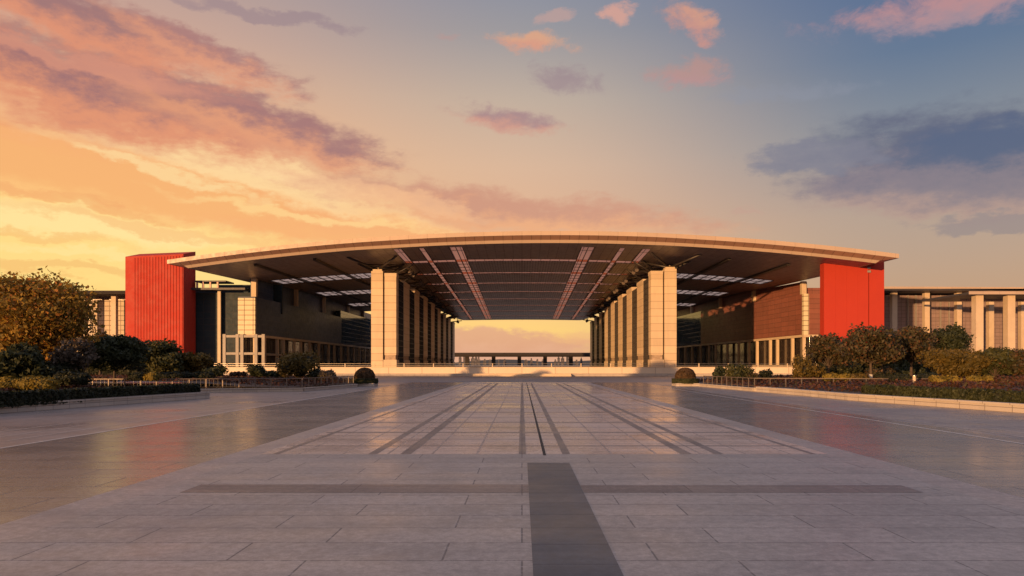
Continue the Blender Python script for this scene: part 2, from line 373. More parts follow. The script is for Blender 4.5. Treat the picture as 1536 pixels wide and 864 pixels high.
# ------------------------------------------------------------------ world
def build_world():
    w = bpy.data.worlds.new('World'); S.world = w; w.use_nodes = True
    w.node_tree.nodes.clear(); t = NT(w.node_tree)
    out = t.new('ShaderNodeOutputWorld')
    g = t.new('ShaderNodeTexCoord').outputs['Generated']
    sp = t.new('ShaderNodeSeparateXYZ'); t.link(g, sp.inputs[0])
    az = t.math('ARCTAN2', sp.outputs[0], sp.outputs[1])
    el = t.math('ARCSINE', sp.outputs[2])
    azp = t.math('MULTIPLY', az, 1100.); elp = t.math('MULTIPLY', el, 1100.)
    def ramp(cols):
        n = t.new('ShaderNodeValToRGB'); cr = n.color_ramp
        t.put(n.inputs[0], t.range(elp, -100, 1500, smooth=False))
        es = [((p+100)/1600, (*lin(c), 1)) for p, c in cols]
        cr.elements[0].position, cr.elements[0].color = es[0]
        cr.elements[1].position, cr.elements[1].color = es[-1]
        for p, c in es[1:-1]:
            e = cr.elements.new(p); e.color = c
        return n.outputs[0]
    top = (204,194,204)
    left = ramp([(-100,(120,100,90)),(-5,(245,190,125)),(60,(255,206,122)),(150,(255,203,116)),(230,(253,188,112)),(330,(238,175,125)),(430,(205,160,138)),(560,(165,145,145)),(800,(130,130,155)),(1400,top)])
    mid = ramp([(-100,(110,95,90)),(-5,(225,170,130)),(50,(253,208,125)),(100,(245,190,125)),(200,(222,165,125)),(290,(214,172,140)),(380,(190,166,146)),(470,(150,143,145)),(560,(122,128,150)),(800,(105,120,155)),(1400,top)])
    right = ramp([(-100,(100,90,90)),(-5,(190,140,115)),(100,(180,140,118)),(200,(168,140,126)),(300,(122,123,133)),(400,(82,99,130)),(520,(64,86,130)),(800,(90,112,155)),(1400,top)])
    base = t.mix(t.range(azp, -640, 60), left, mid)
    base = t.mix(t.range(azp, -40, 560), base, right)
    # clouds
    d1 = t.noise(t.mapping(g, sc=(1,1,1.9)), 6.5, 6, .62, out=1)
    d2 = t.noise(t.mapping(g, sc=(1,1,2.2)), 24., 5, .6, out=1)
    cb = t.new('ShaderNodeCombineXYZ'); t.link(azp, cb.inputs[0]); t.link(elp, cb.inputs[1])
    def vm(op, a, b=None, s=None):
        n = t.new('ShaderNodeVectorMath', operation=op); t.put(n.inputs[0], a)
        if b is not None: t.put(n.inputs[1], b)
        if s is not None: n.inputs['Scale'].default_value = s
        return n.outputs[0]
    big = vm('MULTIPLY', vm('SUBTRACT', d1, (.5,.5,.5)), (150,75,0))
    small = vm('MULTIPLY', vm('SUBTRACT', d2, (.5,.5,.5)), (60,34,0))
    Pl = vm('ADD', cb.outputs[0], vm('ADD', big, small))
    Ps = vm('ADD', cb.outputs[0], vm('ADD', vm('SCALE', big, s=.35), small))
    fib = t.noise(t.mapping(g, rot=(0,R(-12),0), sc=(1.2,1.2,5.0)), 9., 7, .65)
    fine = t.noise(t.mapping(g, sc=(1,1,2.0)), 34., 6, .65)
    grain = t.math('ADD', t.math('MULTIPLY', fib, .6), t.math('MULTIPLY', fine, .4))
    tuft = t.noise(t.mapping(g, sc=(1,1,1.6)), 17., 8, .68, dist=.4)
    def cloud(col, px, py, rx, ry, rot, c, op, small=False, edge=.45, ragged=1.3, c2=None):
        a = math.atan((px-CX)/F)*1100; e = math.atan((HY-py)/math.hypot(F, px-CX))*1100
        k = 1.38 if small else 1.25
        v = t.mapping(Ps if small else Pl, loc=(a,e,0), rot=(0,0,R(-rot)), sc=(rx*k,ry*k,1), typ='TEXTURE')
        gr = t.new('ShaderNodeTexGradient', gradient_type='SPHERICAL'); t.link(v, gr.inputs[0])
        m = t.math('ADD', gr.outputs[1], t.math('MULTIPLY', t.math('SUBTRACT', tuft if small else grain, .5), ragged*(1.9 if small else 1)))
        m = t.range(m, .12 if small else .10, (.12 if small else .10)+edge*(2.4 if small else 1), 0, op)
        m = t.math('MULTIPLY', m, t.range(gr.outputs[1], 0, .32 if small else .2))
        cc = lin(c)
        if c2:
            sv = t.new('ShaderNodeSeparateXYZ'); t.link(v, sv.inputs[0])
            cc = t.mix(t.range(t.math('ADD', sv.outputs[1], t.math('MULTIPLY', t.math('SUBTRACT', fine, .5), 1.2)), -.45, .35), lin(c2), cc)
        return t.mix(m, col, cc)
    for a in [ # px, py, rx, ry, rot, colour, opacity
        (120,372,560,60,3,(255,218,130),.75),
        (330,300,560,46,9,(246,166,96),.85),
        (90,255,330,40,6,(246,176,100),.6),
        (240,212,420,26,14,(254,214,150),.85,False,.5,1.0),
        (430,262,260,16,15,(254,212,150),.7,False,.5,1.0),
        (140,138,380,58,7,(154,100,100),1.0,False,.5,1.0,(224,140,98)),
        (375,186,210,34,13,(162,106,102),.95,False,.5,1.1,(226,148,104)),
        (110,30,270,40,9,(156,106,104),.95,False,.5,1.2,(222,138,100)),
        (290,75,150,24,18,(170,114,108),.85,False,.5,1.3,(226,148,108)),
        (100,92,220,14,6,(220,142,110),.7,False,.5,1.2),
        (390,15,130,12,3,(146,118,126),.6),
        (760,318,340,36,6,(202,136,108),.95,False,.5,1.2,(232,160,110)),
        (560,292,200,16,8,(246,188,136),.5),
        (90,402,140,8,1,(240,178,100),.6),
        (60,330,300,20,4,(255,228,158),.6,False,.6,1.2),
        (260,352,260,9,5,(246,178,104),.6,False,.6,1.5),
        (70,300,200,9,6,(240,160,92),.6,False,.6,1.5),
        (200,386,220,7,2,(255,226,150),.55,False,.6,1.5),
        (480,330,220,9,6,(255,214,138),.6,False,.6,1.4),
        (30,350,160,7,3,(244,176,98),.5,False,.6,1.6),
        (230,250,160,10,14,(255,226,160),.55,False,.6,1.5),
        ]: base = cloud(base, *a)
    for a in [
        (768,180,92,17,9,(158,112,118),.8,True,.3,1.1,(206,136,116)),
        (1045,34,58,18,24,(220,148,112),.8,True,.3,1.2,(204,134,116)),
        (1032,106,62,20,4,(186,130,116),.7,True,.3,1.2,(188,128,122)),
        (800,62,62,14,6,(226,158,112),.8,True,.3,1.2,(226,146,108)),
        (832,26,26,7,-10,(190,150,140),.7,True,.3,1.2),
        (848,116,54,22,8,(146,116,124),.7,True,.3,1.2,(150,120,126)),
        (925,20,26,12,20,(222,156,132),.75,True,.3,1.2),
        (672,50,22,7,0,(180,140,132),.6,True,.3,1.2),
        (1425,12,160,26,2,(200,134,126),.75,True,.35,1.3,(172,132,136)),
        (1180,140,120,12,4,(132,132,148),.4,True,.35,1.3),
        (1108,316,26,7,0,(188,140,124),.6,True,.3,1.2),
        ]: base = cloud(base, *a)
    for a in [
        (1420,290,210,42,4,(132,106,116),.8,False,.45,1.2,(168,128,120)),
        (1430,238,222,70,3,(78,74,104),1.0,False,.5,.9,(118,98,114)),
        (1225,236,90,26,4,(112,104,124),.75,False,.4,1.4),
        (1490,212,140,36,0,(56,64,106),.9,False,.6,.9),
        (1480,337,100,14,2,(134,112,118),.75,False,.4,1.2),
        (745,524,170,30,4,(222,164,134),.9,False,.35,.9,(228,172,142)),
        (900,510,90,20,0,(236,176,130),.5),
        ]: base = cloud(base, *a)
    # behind the camera: an even, paler evening sky
    back = t.range(t.math('ABSOLUTE', az), R(75), R(140))
    base = t.mix(back, base, t.mix(t.range(elp, 0, 700), lin((146,124,120)), t.mix(t.range(elp, 700, 1400), lin((140,140,160)), lin(top))))
    # ground colour below the horizon
    base = t.mix(t.range(elp, -6, -40), base, lin((70,62,62)))
    sky = t.new('ShaderNodeTexSky', sky_type='NISHITA'); sky.sun_disc = False
    sky.sun_elevation = R(SUN_E); sky.sun_rotation = R(180+SUN_A); sky.dust_density = 2.0
    b1 = t.new('ShaderNodeBackground'); t.link(sky.outputs[0], b1.inputs[0]); b1.inputs[1].default_value = .05
    b2 = t.new('ShaderNodeBackground'); t.link(base, b2.inputs[0]); b2.inputs[1].default_value = .96
    ad = t.new('ShaderNodeAddShader'); t.link(b1.outputs[0], ad.inputs[0]); t.link(b2.outputs[0], ad.inputs[1])
    t.link(ad.outputs[0], out.inputs[0])
    w.cycles.sampling_method = 'MANUAL'; w.cycles.sample_map_resolution = 1024

SUN_E, SUN_A = 2.8, 33.0     # degrees up; degrees to the left of straight behind the camera
build_world()
sl = bpy.data.lights.new('sun', 'SUN'); sl.energy = 5.0; sl.angle = R(.6); sl.color = (1.0,.53,.21)
so = bpy.data.objects.new('sun', sl); COL.objects.link(so)
sd = Vector((-math.sin(R(SUN_A))*math.cos(R(SUN_E)), -math.cos(R(SUN_A))*math.cos(R(SUN_E)), math.sin(R(SUN_E))))
so.rotation_euler = sd.to_track_quat('Z', 'Y').to_euler(); so.location = (-60,-60,60)

# ------------------------------------------------------------------ camera
cam = bpy.data.cameras.new('camera'); co = bpy.data.objects.new('camera', cam); COL.objects.link(co)
co.location = (0,0,EYE); co.rotation_euler = (R(90),0,0)
cam.sensor_width = 36; cam.lens = F/1536*36; cam.clip_end = 20000
cam.shift_y = (HY-432)/1536; cam.shift_x = -(CX-768)/1536
S.camera = co
S.view_settings.view_transform = 'Standard'; S.view_settings.look = 'None'; S.view_settings.exposure = 0; S.view_settings.gamma = 1
S.view_settings.use_curve_mapping = False

# ------------------------------------------------------------------ paving
def paving(name, c, var, bw, bh, mortar, rough, offset=.5, band=None, joint=.45, spec=.5, streak=.12, shift=(0,0,0), wet=.10, rows=0):
    m, t, b, o = material(name)
    p = coord(t, 'World')
    v = t.mapping(p, loc=shift)
    c1 = tuple(x*(1-var) for x in c); c2 = tuple(x*(1+var) for x in c)
    if rows:                                     # wide and narrow courses in turn
        sv = t.new('ShaderNodeSeparateXYZ'); t.put(sv.inputs[0], v)
        w = t.math('MULTIPLY', t.math('SINE', t.math('MULTIPLY', sv.outputs[1], math.pi/bh)), rows)
        cv = t.new('ShaderNodeCombineXYZ'); t.link(sv.outputs[0], cv.inputs[0]); t.link(t.math('ADD', sv.outputs[1], w), cv.inputs[1]); v = cv.outputs[0]
    col, fac = t.brick(v, bw, bh, mortar, c1, c2, tuple(x*joint for x in c), offset, .2)
    if band:
        sp = t.new('ShaderNodeSeparateXYZ'); t.link(p, sp.inputs[0])
        k = t.math('MODULO', t.math('ADD', sp.outputs[1], band[1]), band[0])
        col = t.mix(t.math('MULTIPLY', t.math('LESS_THAN', k, band[2]), .7), col, tuple(x*.45 for x in c))
    n1 = t.noise(p, .16, 5, .6); n2 = t.noise(p, 55., 2, .7); n3 = t.noise(t.mapping(p, sc=(.10,.9,1)), 1.0, 5, .65)
    n4 = t.noise(p, 1.7, 5, .7); n5 = t.noise(p, 5.5, 6, .85); n6 = t.noise(p, .45, 6, .7, dist=.6)
    col = t.mix(t.range(n5, .49, .60, 0, .6), col, tuple(x*1.45 for x in c))
    col = t.mix(t.range(n5, .50, .40, 0, .5), col, tuple(x*.55 for x in c))
    col = t.mix(t.range(n6, .50, .60, 0, .34), col, tuple(x*.52 for x in c))
    col = t.mix(t.range(n3, .40, .68, 0, streak*2.2), col, tuple(x*.45 for x in c))
    col = t.mix(t.range(n1, .42, .70, 0, .18), col, tuple(x*.62 for x in c))
    col = t.mix(t.range(n4, .52, .72, 0, .30), col, tuple(x*.55 for x in c))
    col = t.mix(.55, col, t.mix(n2, tuple(x*.45 for x in c), tuple(x*1.55 for x in c)), 'MULTIPLY') if False else t.mix(t.range(n2,.35,.65,0,.35), col, tuple(x*.6 for x in c))
    t.put(b.inputs['Base Color'], col)
    rr = t.math('ADD', t.range(n1, .3, .7, rough-wet, rough+wet), t.range(n3, .3, .7, -.02, .04))
    rr = t.math('ADD', rr, t.math('MULTIPLY', fac, .2))
    t.put(b.inputs['Roughness'], rr)
    b.inputs['Specular IOR Level'].default_value = spec
    b1 = t.new('ShaderNodeBump'); b1.invert = True; b1.inputs['Strength'].default_value = .5; b1.inputs['Distance'].default_value = .006
    t.link(fac, b1.inputs['Height'])
    b2 = t.new('ShaderNodeBump'); b2.inputs['Strength'].default_value = .22; b2.inputs['Distance'].default_value = .004
    t.link(t.noise(p, 7., 4, .6), b2.inputs['Height']); t.link(b2.outputs[0], b1.inputs['Normal'])
    t.link(b1.outputs[0], b.inputs['Normal'])
    return m
GX = .75     # axis of the paved walk
GR = (.385,.352,.340)
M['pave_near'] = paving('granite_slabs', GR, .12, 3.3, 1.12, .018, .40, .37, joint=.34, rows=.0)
M['pave_far'] = paving('granite_slabs_fine', (.68,.55,.49), .12, 1.5, .82, .045, .27, 0.0, band=(6.6,2.2,.34), joint=.32)  # same stone as near; distant sheen and light painted in as a paler colour
M['pave_side'] = paving('grey_side_paving', (.215,.208,.214), .10, 3.0, 1.5, .020, .235, .5, joint=.45, streak=.06, wet=.04)
M['pave_outer'] = paving('outer_paving', (.34,.29,.27), .08, 2.2, 2.6, .02, .34, .5, joint=.6)
M['pave_edge'] = paving('walk_border', (.43,.375,.355), .08, 2.0, 40., .016, .40, 0.0)
M['pave_dark'] = paving('dark_granite', (.062,.078,.108), .14, 1.9, 1.22, .014, .36, 0.0, joint=.55)
M['pave_strip'] = paving('dark_granite_strip', (.235,.19,.175), .22, 4.0, 1.5, .014, .42, 0.0, joint=.6)
M['road'] = paving('asphalt', (.30,.27,.265), .03, 400., 400., .0, .55, 0.0, streak=.2)
M['drain'] = simple('drain_slot', (.02,.018,.018), .8)
M['white_line'] = simple('white_paint', (.66,.60,.55), .55, var=.3, scale=1.2)
M['ground'] = simple('far_ground', (.10,.085,.07), .95, var=.3, scale=.05)

def sheet(name, x0, x1, y0, y1, z, mat, thick=None):
    mb = MB()
    if thick: mb.box(x0, x1, y0, y1, z-thick, z)
    else: mb.quad((x0,y0,z),(x1,y0,z),(x1,y1,z),(x0,y1,z))
    return struct(mb.build(name, mat))
sheet('ground', -5000, 5000, -600, 9000, -.16, M['ground'])
sheet('road', -420, 420, 124.7, 195, -.09, M['road'])
sheet('plaza', -150, 150, -60, 124.6, 0, M['pave_outer'], .13)
for s in (-1, 1):
    a, b = sorted((GX+s*10.5, GX+s*19.3))
    sheet('side_paving', a, b, -40, 124.5, .004, M['pave_side'])
    a, b = sorted((GX+s*9.5, GX+s*10.5))
    sheet('walk_border', a, b, -40, 124.5, .008, M['pave_edge'])
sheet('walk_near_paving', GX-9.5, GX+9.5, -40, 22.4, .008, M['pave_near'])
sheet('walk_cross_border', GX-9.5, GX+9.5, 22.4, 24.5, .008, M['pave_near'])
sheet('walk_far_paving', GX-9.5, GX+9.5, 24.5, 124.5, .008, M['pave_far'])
sheet('dark_paving_strip', .16, 1.44, -40, 22.35, .012, M['pave_dark'])
sheet('dark_cross_strip', -8.0, .155, 17.15, 18.3, .012, M['pave_strip'])
sheet('dark_cross_strip', 1.445, 9.4, 17.15, 18.2, .012, M['pave_strip'])
for dx, wd in ((-.74,.24),(.73,.26),(-4.65,.36),(4.75,.36),(-5.75,.30),(5.85,.30),(-9.0,.2),(9.0,.2)):
    sheet('dark_paving_strip', GX+dx-wd/2, GX+dx+wd/2, 24.5, 118, .012, M['pave_strip'])
for yy, wd in ((26.9,.22),(29.4,.12),(32.2,.34),(35.0,.14),(37.9,.34),(41.6,.16),(45.8,.4),(49.6,.2),(54.2,.45),(60.5,.3),(67.5,.55),(77,.5),(89,.6),(104,.7)):
    sheet('cross_paving_strip', GX-9.4, GX+9.4, yy, yy+wd, .010, M['pave_strip'])
sheet('drain_slot', GX-.05, GX+.05, 24.2, 121, .012, M['drain'])
def line(name, x0, x1, y0, y1, w=.13, segs=None):
    mb = MB(); n = segs or 1
    for i in range(n):
        a = y0+(y1-y0)*i/n; b = y0+(y1-y0)*(i+(.82 if n > 1 else 1))/n
        xa = x0+(x1-x0)*(a-y0)/(y1-y0); xb = x0+(x1-x0)*(b-y0)/(y1-y0)
        mb.quad((xa-w/2,a,.012),(xa+w/2,a,.012),(xb+w/2,b,.012),(xb-w/2,b,.012))
    return struct(mb.build(name, M['white_line']))
for s, xs in ((-1,(18.75,20.3,21.6,23.2)),(1,(19.0,20.8,22.0,23.4))):
    for i, xx in enumerate(xs):
        line('painted_line', s*xx, s*(xx-.3), 12 if i < 2 else 30, 96, (.15,.09,.07,.07)[i], (1,5,9,7)[i])
for s in (-1, 1):
    for yy in (34, 41, 50, 62, 76):
        xa, xb = sorted((s*19.6, s*26.0))
        sheet('paving_joint_line', xa, xb, yy, yy+.10, .008, M['white_line'])

# ------------------------------------------------------------------ terrace in front of the building
PT = 2.2
sheet('terrace_paving', -135, 135, 198.6, 520, PT, M['terrace_wall'], 2.3)
tw = thing('terrace_wall', 'long low cream stone wall with a ledge across the far end of the plaza', 'wall')
mb = MB(); mb.box(-135,135,198.0,198.6,-.1,PT+.05); mb.build('wall_face', M['terrace_wall'], tw)
mb = MB(); mb.box(-135,135,195.0,198.0,-.1,.62); mb.build('ledge', M['coping'], tw)
mb = MB(); mb.box(-135,135,197.9,198.75,PT+.05,PT+.20); mb.build('coping', M['stone_plain'], tw)
st = thing('steps', 'short flight of stone steps in the middle of the terrace wall', 'steps')
for i in range(3):
    mb = MB(); mb.box(-13-i*.0, 13, 193.2+.6*i, 195, -.1 if i == 0 else .02+.2*i, .02+.2*(i+1)-.002*i); mb.build('step', M['stone_plain'], st)
rl = thing('terrace_railing', 'thin metal railing with pale posts along the top of the far terrace wall', 'railing')
for i in range(33):
    x = -128+i*8
    mb = MB(); mb.box(x-.12,x+.12,198.9,199.14,PT,PT+1.15); mb.build('post', M['stone_plain'], rl)
for z in (.55, 1.05):
    mb = MB(); mb.box(-128,128,198.99,199.05,PT+z,PT+z+.06); mb.build('rail', M['steel'], rl)

# ------------------------------------------------------------------ the great canopy
can = thing('canopy_building', 'huge convention hall canopy with arched roof on two rows of stone pylons', 'building')
def sm(a, b, x):
    u = min(1, max(0, (x-a)/(b-a))); return u*u*(3-2*u)
def zs(x, y):
    c = 1-.9*sm(30, 46, abs(x)); g = 1-.55*min(1, max(0, (y-185)/110))
    return 34.1-.037*(y-185)*c-6.0*(x/88)**2*g
def yf(x): return 184.5-x*5.5/91
YR = 388.
XT = 92.
def ring(inset, drop, n=48, m=14):
    pts = []
    xs = [(-XT+inset)+(2*XT-2*inset)*i/n for i in range(n+1)]
    for x in xs: pts.append((x, yf(x)+inset*.55))
    for j in range(1, m): pts.append((XT-inset, yf(XT)+inset*.55+(YR-inset*.55-yf(XT)-inset*.55)*j/m))
    for x in reversed(xs): pts.append((x, YR-inset*.55))
    for j in range(1, m): pts.append((-XT+inset, YR-inset*.55-(YR-inset*.55-yf(-XT)-inset*.55)*j/m))
    return [(p[0], p[1], zs(p[0], p[1])+2.45-drop) for p in pts]
def skin(mb, a, b, mi=0):
    n0 = len(mb.v); k = len(a); mb.v += a+b
    for i in range(k):
        j = (i+1) % k
        mb.f.append((n0+i, n0+k+i, n0+k+j, n0+j)); mb.m.append(mi)
def grid(mb, xs, ys, zf, mi=0):
    n0 = len(mb.v)
    for y in ys:
        for x in xs: mb.v.append((x, y if not callable(y) else y(x), zf(x, y)))
    k = len(xs)
    for j in range(len(ys)-1):
        for i in range(k-1):
            mb.f.append((n0+j*k+i, n0+(j+1)*k+i, n0+(j+1)*k+i+1, n0+j*k+i+1)); mb.m.append(mi)
mb = MB()                                           # the slab: upper skin
n0 = 0
xs = [-XT+2*XT*i/48 for i in range(49)]
def roofgrid(mb, xs, ny, y0f, y1, zf, flip=False, mi=0):
    n0 = len(mb.v); k = len(xs)
    for j in range(ny+1):
        for x in xs:
            y = y0f(x)+(y1-y0f(x))*j/ny; mb.v.append((x, y, zf(x, y)))
    for j in range(ny):
        for i in range(k-1):
            q = (n0+j*k+i, n0+j*k+i+1, n0+(j+1)*k+i+1, n0+(j+1)*k+i)
            mb.f.append(q if not flip else q[::-1]); mb.m.append(mi)
CW = 1.6
CR = [211+21.9*i for i in range(8)]
SIDE = ((236,249),(287,302),(340,354))
LB = ((17.3,1.75),(26.2,.7),(32.5,1.1))
def is_open(x, y, g):
    ax = abs(x)
    if ax < 34+g and any(abs(y-c) < CW+g for c in CR): return True
    if 190 < y < YR-5 and any(abs(ax-c) < w+g for c, w in LB): return True
    return 45-g < ax < 81+g and any(a-g < y < b+g for a, b in SIDE)
def cuts(g):
    X_ = set(); Y_ = set()
    for c, w in LB: X_ |= {c-w-g, c+w+g}
    X_ |= {34+g, 45-g, 81+g}
    X_ = sorted({round(v, 3) for v in X_} | {round(-v, 3) for v in X_})
    for c in CR: Y_ |= {c-CW-g, c+CW+g}
    for a, b in SIDE: Y_ |= {a-g, b+g}
    return X_, sorted(Y_)
def perforated(mb, xmax, yfront, yrear, zf, g, flip):
    cx_, cy_ = cuts(g)
    xs = sorted(set([-xmax+2*xmax*i/44 for i in range(45)]+cx_)); y1, y2 = 196.0, YR-6.0
    ys = sorted(set([y1+(y2-y1)*i/36 for i in range(37)]+cy_)); ys = [y for y in ys if y1 <= y <= y2]
    def put(a, b, ya, yb):
        n0 = len(mb.v); p = [(a,ya(a)),(b,ya(b)),(b,yb(b)),(a,yb(a))]
        mb.v += [(q[0],q[1],zf(*q)) for q in p]
        f = (n0,n0+1,n0+2,n0+3); mb.f.append(f[::-1] if flip else f); mb.m.append(0)
    for a, b in zip(xs[:-1], xs[1:]):
        xm = (a+b)/2
        op = any(abs(abs(xm)-c) < w+g for c, w in LB)
        if not op: put(a, b, yfront, lambda x: y1)
        else:
            put(a, b, yfront, lambda x: 191.0); 
            put(a, b, lambda x: 195.5, lambda x: y1)
        put(a, b, lambda x: y2, lambda x: yrear)
        for c, d in zip(ys[:-1], ys[1:]):
            if not is_open(xm, (c+d)/2, g): put(a, b, lambda x: c, lambda x: d)
perforated(mb, XT, yf, YR, lambda x, y: zs(x, y)+2.45, 2.2, False)
roof = mb.build('roof', M['soffit'], can)
mb = MB()
skin(mb, ring(0,-.02), ring(0,1.02))
mb.build('roof_lip', M['fascia'], roof)
mb = MB()
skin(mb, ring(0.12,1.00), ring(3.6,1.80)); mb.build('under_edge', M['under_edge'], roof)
mb = MB(); skin(mb, ring(3.6,1.80), ring(4.45,2.5))
mb.build('fascia', M['fascia'], roof)
mb = MB()
perforated(mb, XT-4.4, lambda x: yf(x)+2.42, YR-2.42, lambda x, y: zs(x, y), 0.0, True)
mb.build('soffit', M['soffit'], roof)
def ribbon(mb, x0, x1, y0, y1, dep, nx=24, ny=2, mi=0, up=.01):
    xs = [x0+(x1-x0)*i/nx for i in range(nx+1)]; ys = [y0+(y1-y0)*j/ny for j in range(ny+1)]
    n0 = len(mb.v); k = nx+1
    for dz in (up, None):
        for y in ys:
            for x in xs: mb.v.append((x, y, zs(x, y)+(dz if dz is not None else -(dep(y) if callable(dep) else dep))))
    T = k*(ny+1)
    for j in range(ny):
        for i in range(nx):
            a = n0+T+j*k+i; mb.f.append((a, a+k, a+k+1, a+1)); mb.m.append(mi)
    for i in range(nx):
        a = n0+i; mb.f.append((a, a+T, a+T+1, a+1)); mb.m.append(mi)
        a = n0+ny*k+i; mb.f.append((a, a+1, a+T+1, a+T)); mb.m.append(mi)
    for j in range(ny):
        a = n0+j*k; mb.f.append((a, a+k, a+T+k, a+T)); mb.m.append(mi)
        a = n0+j*k+nx; mb.f.append((a, a+T, a+T+k, a+k)); mb.m.append(mi)
tp = lambda d: (lambda y: .03+(d-.03)*sm(190, 216, y))
cross = [211+21.9*i for i in range(8)]
for i, y in enumerate(cross):                        # dark louvred bays between the cross beams
    y2 = cross[i+1] if i < 7 else YR-3
    for (a, b) in ((-15.4,15.4),(-25,-19.2),(19.2,25),(-34,-27.4),(27.4,34)):
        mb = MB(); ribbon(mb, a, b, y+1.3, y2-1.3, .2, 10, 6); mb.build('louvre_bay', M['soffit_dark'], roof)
def sheet_at(x0, x1, y0, y1, nx, ny, off):
    mb = MB(); n0 = 0
    for jj in range(ny+1):
        for ii in range(nx+1):
            x = x0+(x1-x0)*ii/nx; y = y0+(y1-y0)*jj/ny; mb.v.append((x, y, zs(x, y)+off))
    for jj in range(ny):
        for ii in range(nx):
            a = jj*(nx+1)+ii; mb.f.append((a, a+nx+1, a+nx+2, a+1)); mb.m.append(0)
    return mb
for y in cross:
    g = sheet_at(-34, 34, y-CW, y+CW, 40, 1, .02).build('cross_skylight', M['rosy_glazing'], roof)
    mb = MB()
    for yy in (y-CW, y+CW): ribbon(mb, -34, 34, yy-.12, yy+.12, .05, 34, 1)
    mb.build('skylight_frame', M['beam'], roof)
for c, w in LB:
    for sg in (-1, 1):
        x = sg*c
        sheet_at(x-w, x+w, 191, YR-5.5, 1, 50, .09).build('long_skylight', M['rosy_glazing'], roof)
        mb = MB()
        for xx in ((x-w, x, x+w) if w > 1.5 else (x-w, x+w)): ribbon(mb, xx-.11, xx+.11, 191, YR-5, tp(.25), 1, 40)
        mb.build('skylight_frame', M['strut'], roof)
for s in (-1, 1):
    for (y0, y1) in SIDE:
        a, b = sorted((s*45, s*81))
        sheet_at(a, b, y0, y1, 16, 4, .06).build('side_skylight', M['pale_glazing'], roof)
        mb = MB()
        for k in range(13):
            x = s*(45+3*k); ribbon(mb, x-.10, x+.10, y0, y1, .22, 1, 4)
        for yy in (y0, (y0+y1)/2, y1): ribbon(mb, a, b, yy-.1, yy+.1, .10, 16, 1)
        mb.build('skylight_frame', M['strut'], roof)
    for x in (s*56, s*72):
        mb = MB(); ribbon(mb, x-.4, x+.4, 198, YR-4, .6, 1, 30); mb.build('side_beam', M['strut'], roof)
mb = MB()
for x in (3.1, 6.2, 9.3, 12.4, 21.2, 23.2, 28.6, 30.0):
    for sg in (-1, 1): ribbon(mb, sg*x-.06, sg*x+.06, 212, YR-4, .20, 1, 40)
ribbon(mb, -.09, .09, 212, YR-4, .4, 1, 40)
mb.build('purlins', M['strut'], roof)
mb = MB()
for i in range(8):
    for k in (1, 2, 3): ribbon(mb, -34, 34, CR[i]+21.9*k/4-.1, CR[i]+21.9*k/4+.1, .13, 34, 1)
mb.build('cross_ribs', M['rail_steel'], roof)
for sg in (-1, 1):                                   # bracing above each pylon row
    mb = MB()
    for i in range(8):
        y0, y1 = CR[i]+CW+.3, (CR[i+1]-CW-.3 if i < 7 else YR-6)
        for (xa, xb) in ((34.2, 39.4), (39.6, 44.6)):
            for (p, q) in (((xa,y0),(xb,y1)), ((xb,y0),(xa,y1))):
                mb.tube([(sg*p[0],p[1],zs(p[0],p[1])-.5),(sg*q[0],q[1],zs(q[0],q[1])-.5)], .13, 5)
        for yy in (y0, (y0+y1)/2): mb.tube([(sg*34,yy,zs(34,yy)-.5),(sg*45,yy,zs(45,yy)-.5)], .16, 5)
    mb.build('bracing', M['strut'], roof)

# pylons
def pylon(s, yfr, dep, zt, first):
    xi, xo, xm, xn = 35.6, 42.6, 39.3, 38.9
    def bx(mb, a, b, y0, y1, z0, z1):
        a, b = sorted((s*a, s*b)); mb.box(a, b, y0, y1, z0, z1)
    mb = MB(); bx(mb, xi, xn, yfr, yfr+dep, PT+3.5, zt-1.0)
    p = mb.build('pylon', M['stone'], can)
    mb = MB(); bx(mb, xi-.10, xn+.02, yfr-.15, yfr+dep+.15, zt-.998, zt); mb.build('cap', M['stone_plain'], p)
    mb = MB(); bx(mb, xi-.14, xn+.3, yfr-.3, yfr+dep+.2, PT, PT+2.2); mb.build('plinth', M['stone_plain'], p)
    mb = MB(); bx(mb, xi+.2, xn-.1, yfr+.12, yfr+dep-.2, PT+2.2, PT+3.5); mb.build('relief_panel', M['stone_grey'], p)
    mb = MB(); bx(mb, xn, xm, yfr+.6, yfr+dep-.6, PT, zt-.6); mb.build('recess', M['mullion'], p)
    mb = MB(); bx(mb, xm, xo, yfr-.4, yfr+3.6, PT, zt+.55); bx(mb, xm+.35, xo-.35, yfr, yfr+3.2, zt+.55, zt+1.1); c = mb.build('outer_column', M['stone'], p)
    # roof struts standing on the outer column
    top = (s*(xm+xo)/2, yfr+1.6, zt+1.1)
    for (dx, dy) in ((-9,-9),(9,-9),(-8,7),(8,7)):
        e = (top[0]+dx*.75, top[1]+dy, 0); e = (e[0], e[1], zs(e[0], e[1])-.05)
        m2 = MB(); m2.tube([top, e], [.36,.30], 6); m2.build('strut', M['strut'], p, smooth=True)
    m2 = MB(); e = (s*31, yfr+1.5, 0); e = (e[0], e[1], zs(e[0], e[1])-1.0)
    m2.tube([(s*(xi+.4), yfr+2, zt), e], [.24,.2], 6); m2.build('strut', M['strut'], p, smooth=True)
    m2 = MB(); m2.tube([(top[0],top[1],zt+1.1),(top[0],top[1],zt+1.7)], [.55,.4], 8); m2.build('strut_foot', M['stone_plain'], p, smooth=True)
NP = 9
